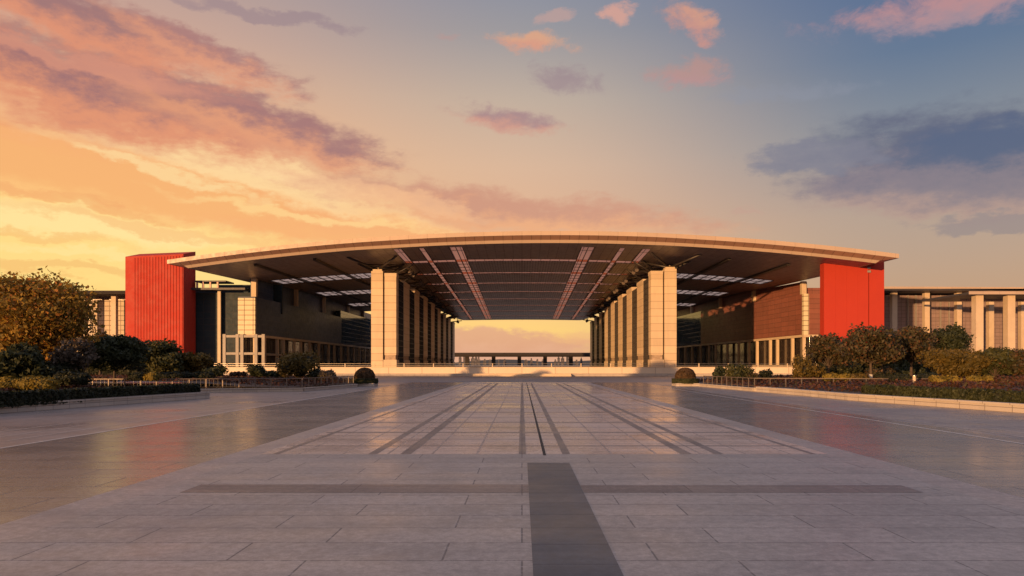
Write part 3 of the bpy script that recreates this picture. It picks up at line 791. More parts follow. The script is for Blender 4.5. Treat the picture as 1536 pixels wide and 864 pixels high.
for s in (-1, 1):
    y0 = 207.5 if s < 0 else 202.5
    for i in range(NP):
        yy = y0 if i == 0 else y0+10.8+22.3*(i-1)+ (0 if i == 0 else 2.5)
        dep = 3.8 if i == 0 else 11.2
        zt = 28.9 if i == 0 else min(28.2, zs(36, yy)-3.4)
        pylon(s, yy, dep, zt, i == 0)
        # glazed screen to the next pylon
        ya = yy+dep+.35; yb = (y0+13.3 if i == 0 else y0+13.3+22.3*i)-.35
        if i == NP-1: break
        xg = s*35.85
        mb = MB(); a, b = sorted((xg, xg+s*.25)); mb.box(a, b, ya, yb, PT, zt-1.3); g = mb.build('glazed_screen', M['glass_screen'], can)
        mb = MB(); a, b = sorted((xg-s*.20, xg-s*.002))
        nv = 4
        for k in range(nv+1):
            y = ya+(yb-ya)*k/nv; mb.box(a, b, y-.09, y+.09, PT, zt-1.3)
        for k in range(15):
            z = PT+1.2+k*(zt-PT-2.6)/14.5; mb.box(min(a,b)+.06, max(a,b)-.06, ya, yb, z-.10, z+.10)
        mb.build('mullions', M['mullion'], g)
        mb = MB(); a, b = sorted((xg-s*.28, xg+s*.9)); mb.box(a, b, ya, yb, PT, PT+1.5); mb.build('plinth', M['mullion'], g)
        # service boom of lamps hanging under the roof beside each bay
        yl = (ya+yb)/2; m2 = MB()
        z0 = zs(s*32.5, yl)-1.1
        m2.tube([(s*32.5,yl-4,z0-.9),(s*32.5,yl+4,z0-.9-.037*8)], .16, 6)
        for k in (-3.5, 0, 3.5): m2.tube([(s*32.5,yl+k,z0-.037*k),(s*32.5,yl+k,z0-1.5-.037*k)], .10, 5)
        m2.build('lamp_boom', M['strut'], can)
        for k in (-3, 3):
            m3 = MB(); m3.tube([(s*32.5,yl+k-.5,z0-1.6),(s*32.5,yl+k+.5,z0-1.75)], [.55,.35], 8); m3.build('floodlight', M['rail_steel'], can)

# ------------------------------------------------------------------ red towers
def red_tower_left():
    d = 228.; x0, x1 = X(188, d), X(275, d); xs_ = X(199, d); y1 = 236.5
    t = thing('red_tower', 'ribbed red metal tower block standing left of the arched roof', 'tower')
    mb = MB()
    mb.prism([(x0,d),(x1,d),(x1,y1),(x0,y1)], 0, [Z(385,d), Z(381,d), Z(377.5,y1), Z(381,y1)])
    mb.build('wall', M['red'], t)
    mb = MB(); x = xs_+.5; n = 0
    w = .34
    while x < x1-.1:
        zt = Z(385,d)+(Z(381,d)-Z(385,d))*(x-x0)/(x1-x0)-.5
        mb.prism([(x,d-.13),(x+w*.75,d-.13),(x+w*.95,d-.002),(x-w*.2,d-.002)], 0, zt); x += .92
    mb.build('rib', M['red_rib'], t)
    t.children[0].data.materials[0] = M['red_rib']
    mb = MB(); y = d+.6
    while y < y1-.3:
        mb.prism([(x1+.002,y),(x1+.18,y+.1),(x1+.18,y+.35),(x1+.002,y+.45)], 0, Z(381,d)-.6); y += .9
    mb.build('side_rib', M['red_rib'], t)
    mb = MB(); mb.bar((x0-.2,d+.1),(x1+.2,d+.1), .8, 0, 0.01)
    mb = MB(); mb.prism([(x0-.25,d-.4),(x1+.25,d-.4),(x1+.25,d+.4),(x0-.25,d+.4)], Z(387,d), [Z(384.4,d),Z(380.4,d),Z(380.4,d),Z(384.4,d)])
    return t
red_tower_left()
def red_tower_right():
    d = 191.; x0, xg, x1 = X(1236,d), X(1303.5,d), X(1327,d)
    t = thing('red_tower', 'smooth bright red tower block tucked under the right end of the arched roof', 'tower')
    mb = MB(); mb.box(x0, xg-.15, d, d+2.6, 0, 30.0); mb.box(xg+.15, x1, d+.25, d+2.6, 0, 30.0); w = mb.build('wall', M['red'], t)
    mb = MB(); mb.box(xg-.15, xg+.15, d+.7, d+2.3, 0, 29.6); mb.build('groove', M['dark_roof'], t)
    for k in range(1, 4):
        x = x0+(xg-x0)*k/4
        mb = MB(); mb.box(x-.025, x+.025, d-.03, d-.002, 0, 29.9); mb.build('panel_joint', M['red_rib'], t)
    for z in (27.0, 27.9):
        mb = MB(); mb.box(xg-.45, xg+.45, d-.12, d-.004, z, z+.55); mb.build('vent', M['frame_grey'], t)
red_tower_right()

# ------------------------------------------------------------------ glass halls either side
def hall(s, xa, ya, slope, yb, ztop0, ztop1, label, clad, W):
    t = thing('glass_hall', label, 'building')
    zb = 12.2
    def fx(y, off=0): return xa-slope*(y-ya)*s+off*s       # facade line, positive s*off goes away from the axis
    A = (fx(ya), ya); B = (fx(yb), yb); ym = ya+ (331-225); Mid = (fx(ym), ym)
    xe = s*112.
    def ccw(p): 
        ar = sum(p[i][0]*p[(i+1)%len(p)][1]-p[(i+1)%len(p)][0]*p[i][1] for i in range(len(p)))
        return p if ar > 0 else p[::-1]
    def prism(pts, z0, zt, mat, name, parent=t):
        q = ccw(list(zip([p[0] for p in pts],[p[1] for p in pts])))
        mb = MB()
        zz = zt if not isinstance(zt, dict) else [zt[p] for p in q]
        mb.prism(q, z0, zz); return mb.build(name, mat, parent)
    # upper cladding
    C = (fx(ya,0)+s*W, ya); 
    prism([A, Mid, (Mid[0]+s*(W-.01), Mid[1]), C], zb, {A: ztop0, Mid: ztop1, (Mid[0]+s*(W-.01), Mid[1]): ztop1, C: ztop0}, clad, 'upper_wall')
    prism([(Mid[0]+s*.3,Mid[1]+.002), (B[0]+s*.3,B[1]), (B[0]+s*(W-.01),B[1]), (Mid[0]+s*(W-.01),Mid[1]+.002)], zb, 27.2, M['glass_dark'], 'rear_wall')
    # glass ground floor set back
    prism([(A[0]+s*1.6,A[1]+1.6),(B[0]+s*1.6,B[1]),(B[0]+s*(W-.6),B[1]),(C[0]-s*.6,C[1]+1.6)], PT, zb-.002, M['glass_shop'], 'ground_floor_glazing')
    mb = MB(); mb.bar((A[0]+s*.25,A[1]-.2),(B[0]+s*.25,B[1]), .9, zb-.75, zb-.004); mb.build('beam', M['stone_plain'], t)
    mb = MB(); a, b = sorted((A[0]-s*.18, C[0])); mb.box(a, b, ya-.25, ya+.6, zb-.75, zb-.006); mb.build('beam', M['stone_plain'], t)
    for y in (225.8,234,246,252,264,272,283,296,311,320,332,345,357,369,381,393,405):
        yy = y-225+ya
        if yy > yb-1: break
        x = fx(yy, .35)
        mb = MB(); mb.box(x-.42, x+.42, yy-.42, yy+.42, PT, zb-.75); mb.build('column', M['stone_plain'], t)
    for k in range(1, 4):
        x = A[0]+s*k*5.2
        if k*5.2 > W-1: break
        mb = MB(); mb.box(x-.45, x+.45, ya, ya+.9, PT, zb-.75); mb.build('column', M['stone_plain'], t)
    mb = MB(); mb.bar((A[0]-s*.4,A[1]-1.5),(B[0]-s*.4,B[1]), 1.6, PT+.004, PT+.75); mb.build('planter_ledge', M['coping'], t)
    # roof posts behind the parapet up to the canopy
    for y in (230.5,272,310,352,385):
        x = fx(y-225+ya, 2.2); yy = y-225+ya
        mb = MB(); mb.box(x-.75, x+.75, yy-.75, yy+.75, 20, zs(x, yy)-.1); mb.build('roof_post', M['stone_plain'], t)
    # recessed attic wall up to the canopy
    ta = min(2.6, W-1.5)
    mb = MB(); n = 12
    for i in range(n):
        y0, y1 = ya+6+(yb-ya-6)*i/n, ya+6+(yb-ya-6)*(i+1)/n
        q = ccw([(fx(y0,ta),y0),(fx(y1,ta),y1),(fx(y1,ta+1),y1),(fx(y0,ta+1),y0)])
        mb.prism(q, 20, [zs(p[0], p[1])-.06 for p in q])
    if W > 8:
        x0_, x1_ = fx(ya+6, ta+1.002), C[0]-s*.5
        q = ccw([(x0_,ya+6),(x1_,ya+6),(x1_,ya+7),(x0_,ya+7)]); mb.prism(q, 20, [27.2]*4)
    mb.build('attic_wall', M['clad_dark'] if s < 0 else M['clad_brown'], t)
    # rear screen closing the hall behind the pylons
    a, b = sorted((s*44.0, B[0]))
    mb = MB(); mb.box(a, b, 409, 410, PT, 29); mb.build('back_wall', M['glass_dark'], t)
    for k in range(5):
        x = s*(48+8*k); mb = MB(); mb.box(x-.4,x+.4,408.2,408.99,PT,14); mb.build('column', M['stone_plain'], t)
    mb = MB(); mb.box(a, b, 408.0, 408.995, 14, 14.8); mb.build('beam', M['frame_grey'], t)
    return t, A, C
hr, A, C = hall(1, 86.5, 225., .055, 408., 24.7, 27.0, 'brown glass hall with sunlit lower columns under the right half of the roof', M['clad_brown'], 22)
mb = MB(); mb.box(86.42, 88.0, 224.9, 226.5, 12.2, 24.75); mb.build('end_panel', M['clad_light'], hr)
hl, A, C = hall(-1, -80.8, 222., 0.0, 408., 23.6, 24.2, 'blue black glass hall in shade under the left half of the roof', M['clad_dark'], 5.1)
mb = MB(); mb.box(-85.9, -80.7, 221.75, 222.6, 12.2, Z(447,221.8)); mb.build('end_panel', M['clad_light'], hl)
mb = MB(); mb.box(-112, -86.2, 237.5, 246, PT-.3, Z(439,237.5)); mb.build('side_wall', M['teal_wall'], hl)
x = X(328.5, 236.); mb = MB(); mb.box(x-.5, x+.5, 236.0, 236.9, PT-.3, Z(437,236)); mb.build('column', M['stone_plain'], hl)
for px in (336.5, 356, 363, 384, 395):
    d = 221.; x = X(px, d); mb = MB(); mb.box(x-.45, x+.45, d-.2, d+.5, PT, 12.2); mb.build('frame_post', M['frame_grey'], hl)
for z in (6.0, 11.2):
    mb = MB(); mb.box(X(336,221), X(396,221), 220.95, 221.4, z, z+.7); mb.build('frame_rail', M['frame_grey'], hl)
mb = MB(); mb.box(-80.9+.02, -80.2, 222, 268, 5.9, 6.6); mb.build('frame_rail', M['frame_grey'], hl)
# service gallery between the tower and the hall on the left
mb = MB(); mb.box(-106, -88, 233, 239, Z(436,236), Z(433,236)); mb.build('gallery_deck', M['dark_roof'], hl)
mb = MB(); mb.box(-112, X(327,244), 246.002, 247, 20, Z(432,246)); mb.box(X(327,246), -80.5, 246.002, 247, 20, zs(-86,246)-.1); mb.build('upper_wall', M['teal_wall'], hl)
for px in (296, 305, 316, 327):
    x = X(px, 234); mb = MB(); mb.box(x-.25,x+.25,233.6,234.1,Z(433,234),Z(423,234)); mb.build('gallery_post', M['beam'], hl)
mb = MB(); mb.box(X(293,234), X(340,234), 233.4, 240, Z(423,234), Z(421,234)); mb.build('gallery_roof', M['dark_roof'], hl)

# ------------------------------------------------------------------ side wings
def wing_right():
    t = thing('wing_building', 'long low wing of purple grey glass behind tall cream columns, right of the red tower', 'building')
    d = 252.
    mb = MB(); mb.box(118, 245, 257, 300, 0, 27.5); mb.build('wall', M['wing_glass'], t)
    mb = MB(); mb.prism([(116,246),(245,246),(245,305),(116,305)], 27.9, [Z(431,246), Z(437.5,246)-1.2, 28.6, 29.3]); mb.build('roof', M['dark_roof'], t)
    mb = MB(); mb.prism([(115.9,245.7),(245,245.7),(245,246-.002),(115.9,246-.002)], 28.45, [29.2,27.9+.75,28.65,29.2]); mb.build('roof_edge', M['fascia'], t)
    for px in (1340.5, 1389, 1437, 1485, 1533, 1581):
        x = X(px, d); mb = MB(); mb.box(x-.85, x+.85, d-.85, d+.85, 0, 27.9); mb.build('column', M['stone_plain'], t)
    for px in (1362, 1374, 1411, 1424, 1460):
        x = X(px, 256.6); mb = MB(); mb.box(x-.2, x+.2, 256.5, 256.995, 0, 27.4); mb.build('mullion', M['frame_grey'], t)
    c = thing('porch_canopy', 'nearer flat roofed porch on two thick cream columns at the right edge', 'canopy')
    mb = MB(); mb.box(X(1441,218), X(1660,218), 214, 240, Z(443,218), Z(440,218)); mb.build('roof', M['dark_roof'], c)
    mb = MB(); mb.box(X(1441,218)-.05, X(1660,218), 213.7, 213.998, Z(443.5,218), Z(439,218)); mb.build('roof_edge', M['fascia'], c)
    for px in (1466.5, 1514, 1562):
        x = X(px, 217); mb = MB(); mb.box(x-1.1, x+1.1, 216, 218.2, 0, Z(443,218)); mb.build('column', M['stone_plain'], c)
    mb = MB(); mb.box(X(1441,232), X(1660,232), 232, 232.5, Z(452,232), Z(449,232)); mb.build('cross_beam', M['beam'], c)
wing_right()
def wing_left():
    t = thing('wing_building', 'low wing with sunlit gridded panels between columns, left of the ribbed red tower', 'building')
    d = 256.
    mb = MB(); mb.box(-240, -118, 262, 300, 0, 27.5); mb.build('wall', M['wing_glass'], t)
    mb = MB(); mb.box(-240, -116, 250, 305, Z(441,250), Z(437,250)); mb.build('roof', M['viaduct'], t)
    mb = MB(); mb.box(-240, -115.9, 249.7, 249.998, Z(439,250), Z(436,250)); mb.build('roof_edge', M['viaduct'], t)
    for px in (-10, 40, 84, 127, 172):
        x = X(px, d); mb = MB(); mb.box(x-.8, x+.8, d-.8, d+.8, 0, Z(441.5,250)); mb.build('column', M['stone_plain'], t)
    for pa, pb in ((139,169),(96,124),(178,187)):
        mb = MB(); mb.box(X(pa,261), X(pb,261), 260.6, 261.995, 0, 26.0); mb.build('panel', M['wing_panel'], t)
wing_left()

# ------------------------------------------------------------------ far city seen through the gate
v = thing('elevated_road', 'long dark elevated road on piers seen far off through the gate', 'bridge')
dv = 620.
mb = MB(); mb.box(-330, 330, dv, dv+16, Z(535,dv), Z(531,dv)); mb.build('deck', M['viaduct'], v)
mb = MB(); mb.box(-330, 330, dv-.6, dv-.002, Z(532.4,dv), Z(529,dv)); mb.build('parapet', M['viaduct'], v)
for px in (620, 661, 700, 740, 779, 818, 857, 896, 940):
    x = X(px, dv); mb = MB(); mb.box(x-1.6, x+1.6, dv+4, dv+8, -1, Z(535,dv)); mb.build('pier', M['viaduct'], v)
rng = random.Random(3)
tw_spots = [(690,536),(697,533),(702,538),(709,537.5),(714,536),(718,539),(727,541),(735,542),(748,543),(757,541.5),(789,541),(797,540),(806,539.5),(815,541),(833,541),(838,536.5),(844,537.5),(852,534),(858,538),(865,541.5),(872,539),(664,537),(676,534),(895,537),(905,535)]
for i, (px, py) in enumerate(tw_spots):
    d = 1500+rng.uniform(-200, 400); wd = rng.uniform(2.6, 5.2)*d/F; x = X(px, d); h = Z(py, d)
    mb = MB(); mb.box(-wd/2, wd/2, 0, wd, -.2, h); mb.box(-wd/4, wd/4, wd*.2, wd*.7, h, h+rng.uniform(1.5, 5))
    o = mb.build('city_tower', M['skyline']); o.location = (x, d, 0)
    tag(o, 'small hazy tower block on the far skyline seen beneath the elevated road', 'building', 'far skyline towers')
mb = MB()
n = 60; base_i = 0
for i in range(n+1):
    x = -2600+5200*i/n; hh = 10+14*abs(math.sin(i*.7))*abs(math.sin(i*.23+1))
    mb.v += [(x,2600,-2),(x,2600+200,hh),(x,3000,-2)]
for i in range(n):
    a = 3*i; mb.f += [(a,a+3,a+4,a+1),(a+1,a+4,a+5,a+2)]; mb.m += [0,0]
struct(mb.build('far_hills', simple('far_woodland', (.07,.075,.07), .95, scale=.02)))

# ------------------------------------------------------------------ garden beds
def bed(name, edge, far, ytop, seed, n, mat=None):
    """soil mound: edge = inner boundary polyline (x,y), rising away from the walk towards x = far"""
    k = 14; mb = MB()
    for (x, y) in edge:
        for j in range(k+1):
            u = j/k; xx = x+(far-x)*u*u
            z = .46+ytop*sm(0, 14, abs(xx-x))+.06*math.sin(xx*.7+y*.4)*min(1, abs(xx-x))
            mb.v.append((xx, y, z))
    flip = far > edge[0][0]
    for i in range(len(edge)-1):
        for j in range(k):
            a = i*(k+1)+j; q = (a, a+1, a+k+2, a+k+1)
            mb.f.append(q if flip else q[::-1]); mb.m.append(0)
    o = struct(mb.build(name, M['soil'], smooth=True))
    return o
def lerp_edge(pts, n=24):
    ys = np.linspace(pts[0][1], pts[-1][1], n)
    return [(float(np.interp(y, [p[1] for p in pts], [p[0] for p in pts])), float(y)) for y in ys]
EL1 = [(-37.2,22),(-32.6,45),(-28.4,65.2)]
EL2 = [(-26.0,81.2),(-22.6,98),(-23,118)]
ER1 = [(36.6,22),(31.5,45.5),(28.0,61.7),(27.6,71),(26.4,80)]
ER2 = [(26.5,82),(24.9,98),(25,118)]
bed('bed_soil', lerp_edge(EL1), -120, .75, 1, 0)
bed('bed_soil', lerp_edge(EL2), -120, .65, 1, 0)
bed('bed_soil', lerp_edge(ER1), 120, .70, 1, 0)
bed('bed_soil', lerp_edge(ER2), 120, .65, 1, 0)
def cover(name, label, spots, mat, n, leaf, seed, zf):
    rng = np.random.default_rng(seed)
    P = []
    for (x0, x1, y0, y1) in spots:
        q = rng.uniform(0, 1, (n//len(spots), 2)); x = x0+(x1-x0)*q[:, 0]; y = y0+(y1-y0)*q[:, 1]
        P.append(np.stack([x, y, np.array([zf(a, b) for a, b in zip(x, y)])+rng.uniform(.02, .28, len(x))], 1))
    P = np.concatenate(P); nr = np.zeros_like(P); nr[:, 2] = 1
    o = obj_of(leaf_mesh(name, P, nr, leaf, rng, mat, .7), name)
    tag(o, label, 'ground cover', None, 'stuff'); return o
def zbed(edge, top):
    ys = [p[1] for p in edge]; xs_ = [p[0] for p in edge]
    return lambda x, y: .46+top*sm(0, 14, abs(x-np.interp(y, ys, xs_)))
zl1, zl2, zr1, zr2 = zbed(EL1,.75), zbed(EL2,.65), zbed(ER1,.70), zbed(ER2,.65)
cover('ground_cover', 'low red leaved ground cover behind the dark hedge in the left bed', [(-60,-31,55,65),(-52,-38,45,56)], M['red_leaf'], 9000, .20, 11, zl1)
cover('ground_cover', 'low red leaved ground cover behind the hedge in the right bed', [(33,60,46,62),(30.0,50,60,70),(36,75,36,50),(28.4,56,68,79)], M['red_leaf'], 12000, .20, 12, zr1)
cover('ground_cover', 'reddish ground cover around the shrubs behind the left railing', [(-60,-23.4,84,100),(-70,-24,98,116)], M['red_leaf'], 9000, .24, 13, zl2)
cover('ground_cover', 'reddish ground cover around the shrubs behind the right railing', [(26,60,80,100),(26,70,98,116)], M['red_leaf'], 9000, .24, 14, zr2)

# planter walls
def wall_run(name, label, pts, h, mat='coping'):
    t = thing(name, label, 'wall')
    mb = MB(); m2 = MB()
    for i in range(len(pts)-1):
        mb.bar(pts[i], pts[i+1], .42, 0, h-.12); m2.bar(pts[i], pts[i+1], .56, h-.12, h, ext=.05*(1 if i else 0))
    mb.build('wall_face', M[mat], t); m2.build('coping', M[mat], t)
    return t
wall_run('planter_wall', 'shaded grey stone planter wall edging the left flower bed', [(-36.4,22),(-32.2,45),(-28.0,65.3),(-33.5,66.6)], .60)
wall_run('planter_wall', 'sunlit pinkish stone planter wall edging the right flower bed', [(36.2,22),(31.1,45.5),(27.6,61.7),(27.2,71.5),(26.1,81.0)], .58)
wall_run('terrace_kerb', 'low pale stone kerb under the left railing', [(-60,77.0),(-37,77.5),(-24.5,82.0),(-22.2,98)], .42)
wall_run('terrace_kerb', 'low pale stone kerb under the right railing', [(62,78.0),(39,79.2),(26.0,82.2),(24.4,100)], .42)
def railing(label, pts, z, gap=1.6):
    t = thing('railing', label, 'railing')
    for i in range(len(pts)-1):
        p, q = pts[i], pts[i+1]; L = math.hypot(q[0]-p[0], q[1]-p[1]); k = max(1, int(L/gap))
        for z0, z1 in ((1.02,1.10),(.16,.20)):
            mb = MB(); mb.bar(p, q, .06, z+z0, z+z1, ext=.03); mb.build('rail', M['rail_steel'], t)
        for j in range(k+(1 if i == len(pts)-2 else 0)):
            u = j/k; x, y = p[0]+(q[0]-p[0])*u, p[1]+(q[1]-p[1])*u
            mb = MB(); mb.box(x-.045, x+.045, y-.045, y+.045, z, z+1.02); mb.build('post', M['rail_steel'], t)
        mb = MB(); nb = int(L/.42)
        for j in range(nb):
            u = (j+.5)/nb; x, y = p[0]+(q[0]-p[0])*u, p[1]+(q[1]-p[1])*u
            mb.box(x-.012, x+.012, y-.012, y+.012, z+.2, z+1.02)
        mb.build('balusters', M['strut'], t)
railing('steel railing in front of the left shrub bed', [(-52,77.3),(-37,77.6),(-24.6,82.05),(-22.3,97)], .42)
railing('steel railing in front of the right shrub bed', [(56,78.1),(39,79.3),(26.1,82.3),(24.5,99)], .42)

# hedges
hedge('box_hedge', 'long dark shaded box hedge behind the grey planter wall', (-33.6,45-8), (-29.1,65.0), 1.1, .42, 1.22, M['hedge_dark'], 21, 15000, .15)  # shade painted in: darker leaves than the matching hedge on the right
hedge('box_hedge', 'long green box hedge behind the pinkish planter wall', (34.2,36), (28.9,61.3), 1.1, .42, 1.22, M['hedge_leaf'], 22, 17000, .15)

# clipped ball shrubs at the end of the walk
def ball(label, px):
    d = 103.; t = thing('ball_shrub', label, 'topiary', 'clipped ball shrubs at the end of the walk', (X(px,d), d, 0))
    mb = MB(); mb.box(-1.6,1.6,-1.6,1.6,0,.42); mb.build('planter', M['coping'], t)
    rng = np.random.default_rng(int(px))
    n = 3600; th = rng.uniform(0, 2*math.pi, n); z = rng.uniform(.42, 1.02, n); rr = np.where(rng.uniform(0,1,n) < .6, 1.82, np.sqrt(rng.uniform(0,1,n))*1.82)
    z = np.where(rr < 1.815, 1.02, z)
    P = np.stack([rr*np.cos(th), rr*np.sin(th), z], 1); nr = np.stack([np.cos(th), np.sin(th), np.where(rr < 1.815, 2., 0)], 1)
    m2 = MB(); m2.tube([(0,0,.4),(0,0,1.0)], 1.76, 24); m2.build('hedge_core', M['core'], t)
    obj_of(leaf_mesh('hedge_ring', P, nr, .13, rng, M['hedge_leaf'], .5), 'hedge_ring', t)
    n = 5200; d3 = rng.normal(0, 1, (n, 3)); d3 /= np.linalg.norm(d3, axis=1, keepdims=True)
    P = d3*np.array([1.40,1.40,1.30]) + np.array([0,0,1.25]); k = P[:, 2] > .98; P = P[k]+rng.normal(0,.02,(k.sum(),3)); d3 = d3[k]
    m2 = MB(); core_mesh(m2, [(0,0,1.25,1.40,1.40,1.30)], .97, 20); m2.v = [(a[0],a[1],max(.9,a[2])) for a in m2.v]; m2.build('ball_core', M['core'], t, smooth=True)
    obj_of(leaf_mesh('ball', P, d3, .13, rng, M['brown_leaf'], .5), 'ball', t)
ball('brown clipped ball shrub on a square planter beside the left railing', 547)
ball('brown clipped ball shrub on a square planter beside the right railing', 1028)

# ------------------------------------------------------------------ trees and shrubs: (pixel centre, top row, base row, depth)
def T(name, label, px, ytop, wpx, d, zb, mat, seed, trunk=.25, **kw):
    h = (Z(ytop, d)-zb)*.95; w = wpx*d/F
    return tree(name, label, (X(px,d), d, zb), h, w, h*trunk, M[mat], seed, **kw)
T('autumn_tree', 'large golden autumn tree at the left edge beside the low wing', 50, 409, 184, 70, 1.0, 'gold', 31, .18, n=24000, leaf=.22, nb=44, airy=.5)
T('bare_tree', 'thin greyish almost bare tree behind the clipped bushes on the left', 112, 503, 62, 64, 1.1, 'grey_leaf', 33, .3, n=1100, leaf=.24, nb=18)
T('round_tree', 'dark green round topped tree on a red bed in front of the ribbed tower', 172, 503, 92, 80, 1.2, 'green_dark', 34, .27, n=12000, leaf=.24, nb=30)
T('small_tree', 'olive green bushy tree at the foot of the ribbed red tower', 240, 508, 74, 108, 1.1, 'green', 35, .12, n=8500, leaf=.27, nb=20)
T('small_tree', 'small yellowing bushy tree right of the ribbed red tower', 288, 527, 60, 112, 1.1, 'gold_dull', 36, .12, n=3600, leaf=.32, nb=16)
T('small_tree', 'brownish leafy tree in front of the sunlit wing panels', 150, 495, 60, 116, 1.1, 'russet', 37, .2, n=3000, leaf=.32, nb=14)
T('plane_tree', 'dark russet tree between the brown glass hall and the red tower', 1243, 500, 66, 100, 1.1, 'russet', 41, .25, n=4420, leaf=.26, nb=26, airy=.5)
T('plane_tree', 'spreading russet tree with limewashed trunk in front of the smooth red tower', 1306, 487, 100, 88, .95, 'russet', 42, .34, n=5780, leaf=.24, nb=30, white=True, airy=.5)
T('plane_tree', 'airy russet tree just right of the smooth red tower', 1367, 487, 78, 100, 1.1, 'russet', 43, .28, n=4760, leaf=.25, nb=28, airy=.5)
T('plane_tree', 'tallest dark tree in front of the wing columns on the right', 1424, 483, 62, 104, 1.1, 'green_dark', 44, .35, n=4420, leaf=.25, nb=22, airy=.5)
T('small_tree', 'wide olive bushy tree under the wing columns', 1432, 517, 92, 92, 1.0, 'gold_dull', 45, .12, n=9000, leaf=.23, nb=20)
T('small_tree', 'dark green bushy tree below the porch columns', 1492, 517, 66, 92, 1.0, 'green', 46, .12, n=7000, leaf=.23, nb=18)
T('small_tree', 'russet bushy tree at the right edge of the picture', 1540, 522, 66, 90, 1.0, 'russet', 47, .12, n=7000, leaf=.23, nb=18)
T('small_tree', 'low dark bushy tree filling the gap under the airy russet tree', 1350, 525, 70, 112, 1.1, 'green', 48, .1, n=3200, leaf=.32, nb=14)
T('small_tree', 'low dark bushy tree behind the limewashed trunk', 1282, 528, 56, 112, 1.1, 'green_dark', 49, .1, n=2600, leaf=.32, nb=14)

def SH(name, label, px, ytop, ybase, wpx, d, mat, seed, clipped=False, n=1500, leaf=.2, depth=None, cat='shrub', group=None):
    zb = max(.40, Z(ybase, d)); h = Z(ytop, d)-zb; L = wpx*d/F
    w = depth or min(L, h*1.5)
    return shrub(name, label, (X(px,d), d, zb), w, h, M[mat], seed, n, leaf, cat, group, clipped, L)
SH('round_shrub', 'big dark rounded shrub at the left edge under the golden tree', 26, 512, 574, 82, 60, 'green_dark', 51, n=5200, leaf=.24)
SH('clipped_bush', 'yellow green clipped bush lying along the dark hedge at far left', 40, 566, 586, 78, 56, 'yellow_leaf', 52, True, n=4200, leaf=.13, cat='bush')
SH('clipped_bush', 'dark clipped dome behind the yellow bush on the left', 92, 541, 566, 50, 64, 'hedge_dark', 53, True, n=3200, leaf=.16, cat='bush')
SH('clipped_bush', 'long dark clipped bush below the dome on the left', 92, 557, 577, 72, 61, 'hedge_dark', 54, True, n=3600, leaf=.15, cat='bush')
SH('clipped_bush', 'small dark clipped bush right of the round topped tree', 207, 559, 571, 22, 76, 'hedge_dark', 55, True, n=1200, leaf=.14, cat='bush')
SH('clipped_bush', 'small yellowish clipped bush between two dark ones on the left', 228, 559, 571, 20, 76, 'yellow_leaf', 56, True, n=1200, leaf=.14, cat='bush')
SH('clipped_bush', 'flat dark clipped bush below the olive tree', 256, 558, 570, 34, 86, 'hedge_dark', 57, True, n=1600, leaf=.16, cat='bush')
SH('clipped_bush', 'long flat dark clipped bush below the yellowing tree', 295, 558, 569, 46, 88, 'hedge_dark', 58, True, n=1900, leaf=.16, cat='bush')
SH('round_shrub', 'dark shrub at the corner of the shaded side glass wall', 322, 544, 566, 36, 100, 'green_dark', 59, n=1700)
SH('round_shrub', 'large golden round shrub in front of the left hall columns', 443, 526, 570, 60, 98, 'gold_dull', 60, n=4200, leaf=.22)
SH('round_shrub', 'dark little shrub left of the large golden one', 386, 545, 568, 30, 100, 'green_dark', 61, n=1500)
SH('round_shrub', 'low dark shrub tucked beside the large golden one', 474, 549, 569, 26, 98, 'hedge_dark', 62, n=1300)
SH('round_shrub', 'grey leaved low shrub at the end of the left bed', 491, 553, 569, 26, 96, 'grey_leaf', 63, n=1200, leaf=.17)
SH('round_shrub', 'reddish low shrub at the left end of the left railing bed', 356, 556, 568, 32, 104, 'red_leaf', 64, n=1300, leaf=.18)
SH('round_shrub', 'low reddish shrub between the dark little shrub and the golden one', 413, 555, 569, 32, 102, 'green_dark', 65, n=1300, leaf=.18)
SH('round_shrub', 'small dark green shrub nearest the right ball shrub', 1078, 546, 570, 19, 98, 'green_dark', 66, n=1200)
SH('round_shrub', 'bushy olive shrub second from the right ball shrub', 1108, 543, 570, 46, 98, 'green', 67, n=2600)
SH('round_shrub', 'low russet shrub right of the bushy olive one', 1128, 556, 570, 22, 97, 'russet', 68, n=1000, leaf=.17)
SH('round_shrub', 'pointed small dark shrub standing alone before the brown hall', 1148, 553, 570, 20, 98, 'hedge_dark', 69, n=1200, leaf=.17)
SH('round_shrub', 'tall rounded yellow green shrub left of the russet trees', 1209, 529, 571, 48, 96, 'gold_dull', 70, n=3600, leaf=.22)
SH('clipped_bush', 'yellow clipped bush leftmost of the three behind the right railing', 1247, 560, 573, 22, 84, 'yellow_leaf', 71, True, n=1300, leaf=.14, cat='bush')
SH('clipped_bush', 'yellow clipped bush in the middle of the three behind the right railing', 1266, 561, 573, 20, 84, 'yellow_leaf', 72, True, n=1200, leaf=.14, cat='bush')
SH('clipped_bush', 'olive clipped bush nearest the limewashed trunk', 1287, 561, 573, 28, 84, 'gold_dull', 73, True, n=1400, leaf=.14, cat='bush')
SH('clipped_bush', 'dark bluish clipped bush right of the limewashed trunk', 1336, 560, 573, 44, 88, 'hedge_dark', 74, True, n=1600, leaf=.15, cat='bush')
SH('clipped_bush', 'yellow clipped bush right of the bollard lamp', 1418, 564, 578, 42, 70, 'yellow_leaf', 75, True, n=2400, leaf=.13, cat='bush')
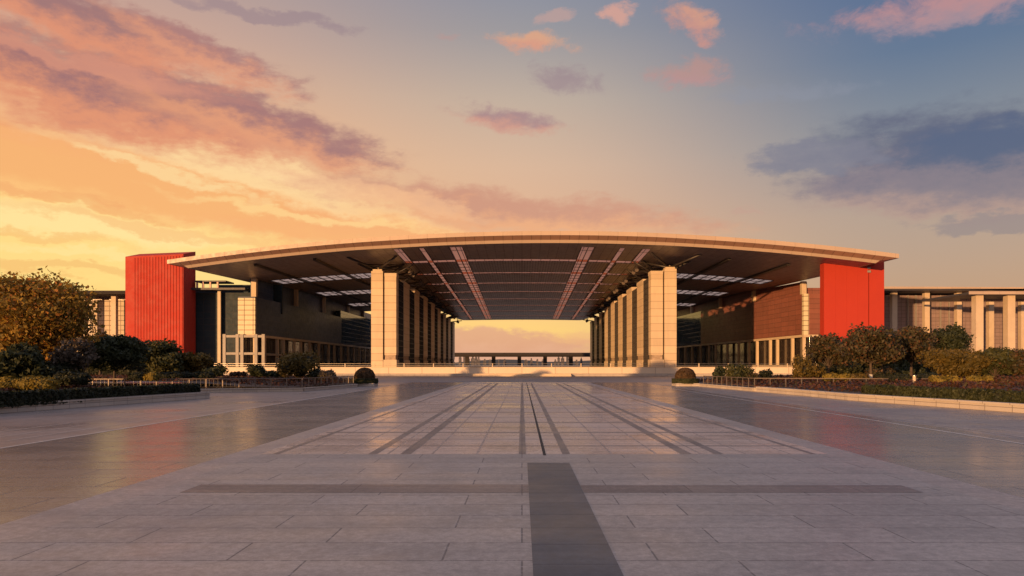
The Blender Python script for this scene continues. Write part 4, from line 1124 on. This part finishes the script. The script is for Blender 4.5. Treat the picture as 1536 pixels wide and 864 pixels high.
SH('clipped_bush', 'yellow clipped bush below the porch columns', 1473, 564, 577, 38, 70, 'yellow_leaf', 76, True, n=2200, leaf=.13, cat='bush')
SH('clipped_bush', 'red leaved clipped bush at the right edge', 1522, 564, 579, 54, 68, 'red_leaf', 77, True, n=2600, leaf=.13, cat='bush')
SH('clipped_bush', 'small dark clipped bush left of the bollard lamp', 1352, 563, 575, 30, 78, 'hedge_dark', 78, True, n=1400, leaf=.14, cat='bush')
SH('clipped_bush', 'dark clipped bush behind the bollard lamp', 1392, 560, 574, 30, 80, 'hedge_dark', 79, True, n=1400, leaf=.14, cat='bush')
SH('round_shrub', 'dark low shrub at the foot of the smooth red tower', 1215, 556, 572, 60, 104, 'hedge_dark', 80, n=1700, leaf=.2)
SH('round_shrub', 'low brown shrub under the spreading tree', 1318, 545, 573, 50, 100, 'russet', 81, n=1900, leaf=.2)

hedge('tall_hedge', 'tall dark hedge row far behind the trees on the right', (50,122), (118,126), 3.0, .5, 4.6, M['hedge_dark'], 91, 15000, .32)
hedge('tall_hedge', 'tall dark hedge row far behind the round topped tree on the left', (-118,126), (-52,122), 3.0, .5, 4.0, M['hedge_dark'], 92, 15000, .32)
SH('round_shrub', 'dark olive shrub in front of the lower left corner of the smooth red tower', 1262, 538, 572, 60, 106, 'green', 93, n=2600, leaf=.22)
SH('round_shrub', 'low dark shrub filling the gap left of the bollard lamp', 1360, 545, 573, 70, 108, 'green_dark', 94, n=2600, leaf=.22)
SH('round_shrub', 'low olive shrub filling the gap right of the tallest dark tree', 1455, 548, 573, 70, 108, 'green', 95, n=2600, leaf=.22)
# bollard lamp
d = 74.; b = thing('bollard_lamp', 'short cream bollard lamp standing in the right bed', 'lamp', None, (X(1371.5,d), d, .9))
mb = MB(); mb.tube([(0,0,0),(0,0,.95)], .16, 12); mb.build('post', M['stone_plain'], b, smooth=False)
mb = MB(); mb.tube([(0,0,.95),(0,0,1.02),(0,0,1.06)], [.19,.19,.08], 12); mb.build('cap', M['steel'], b)
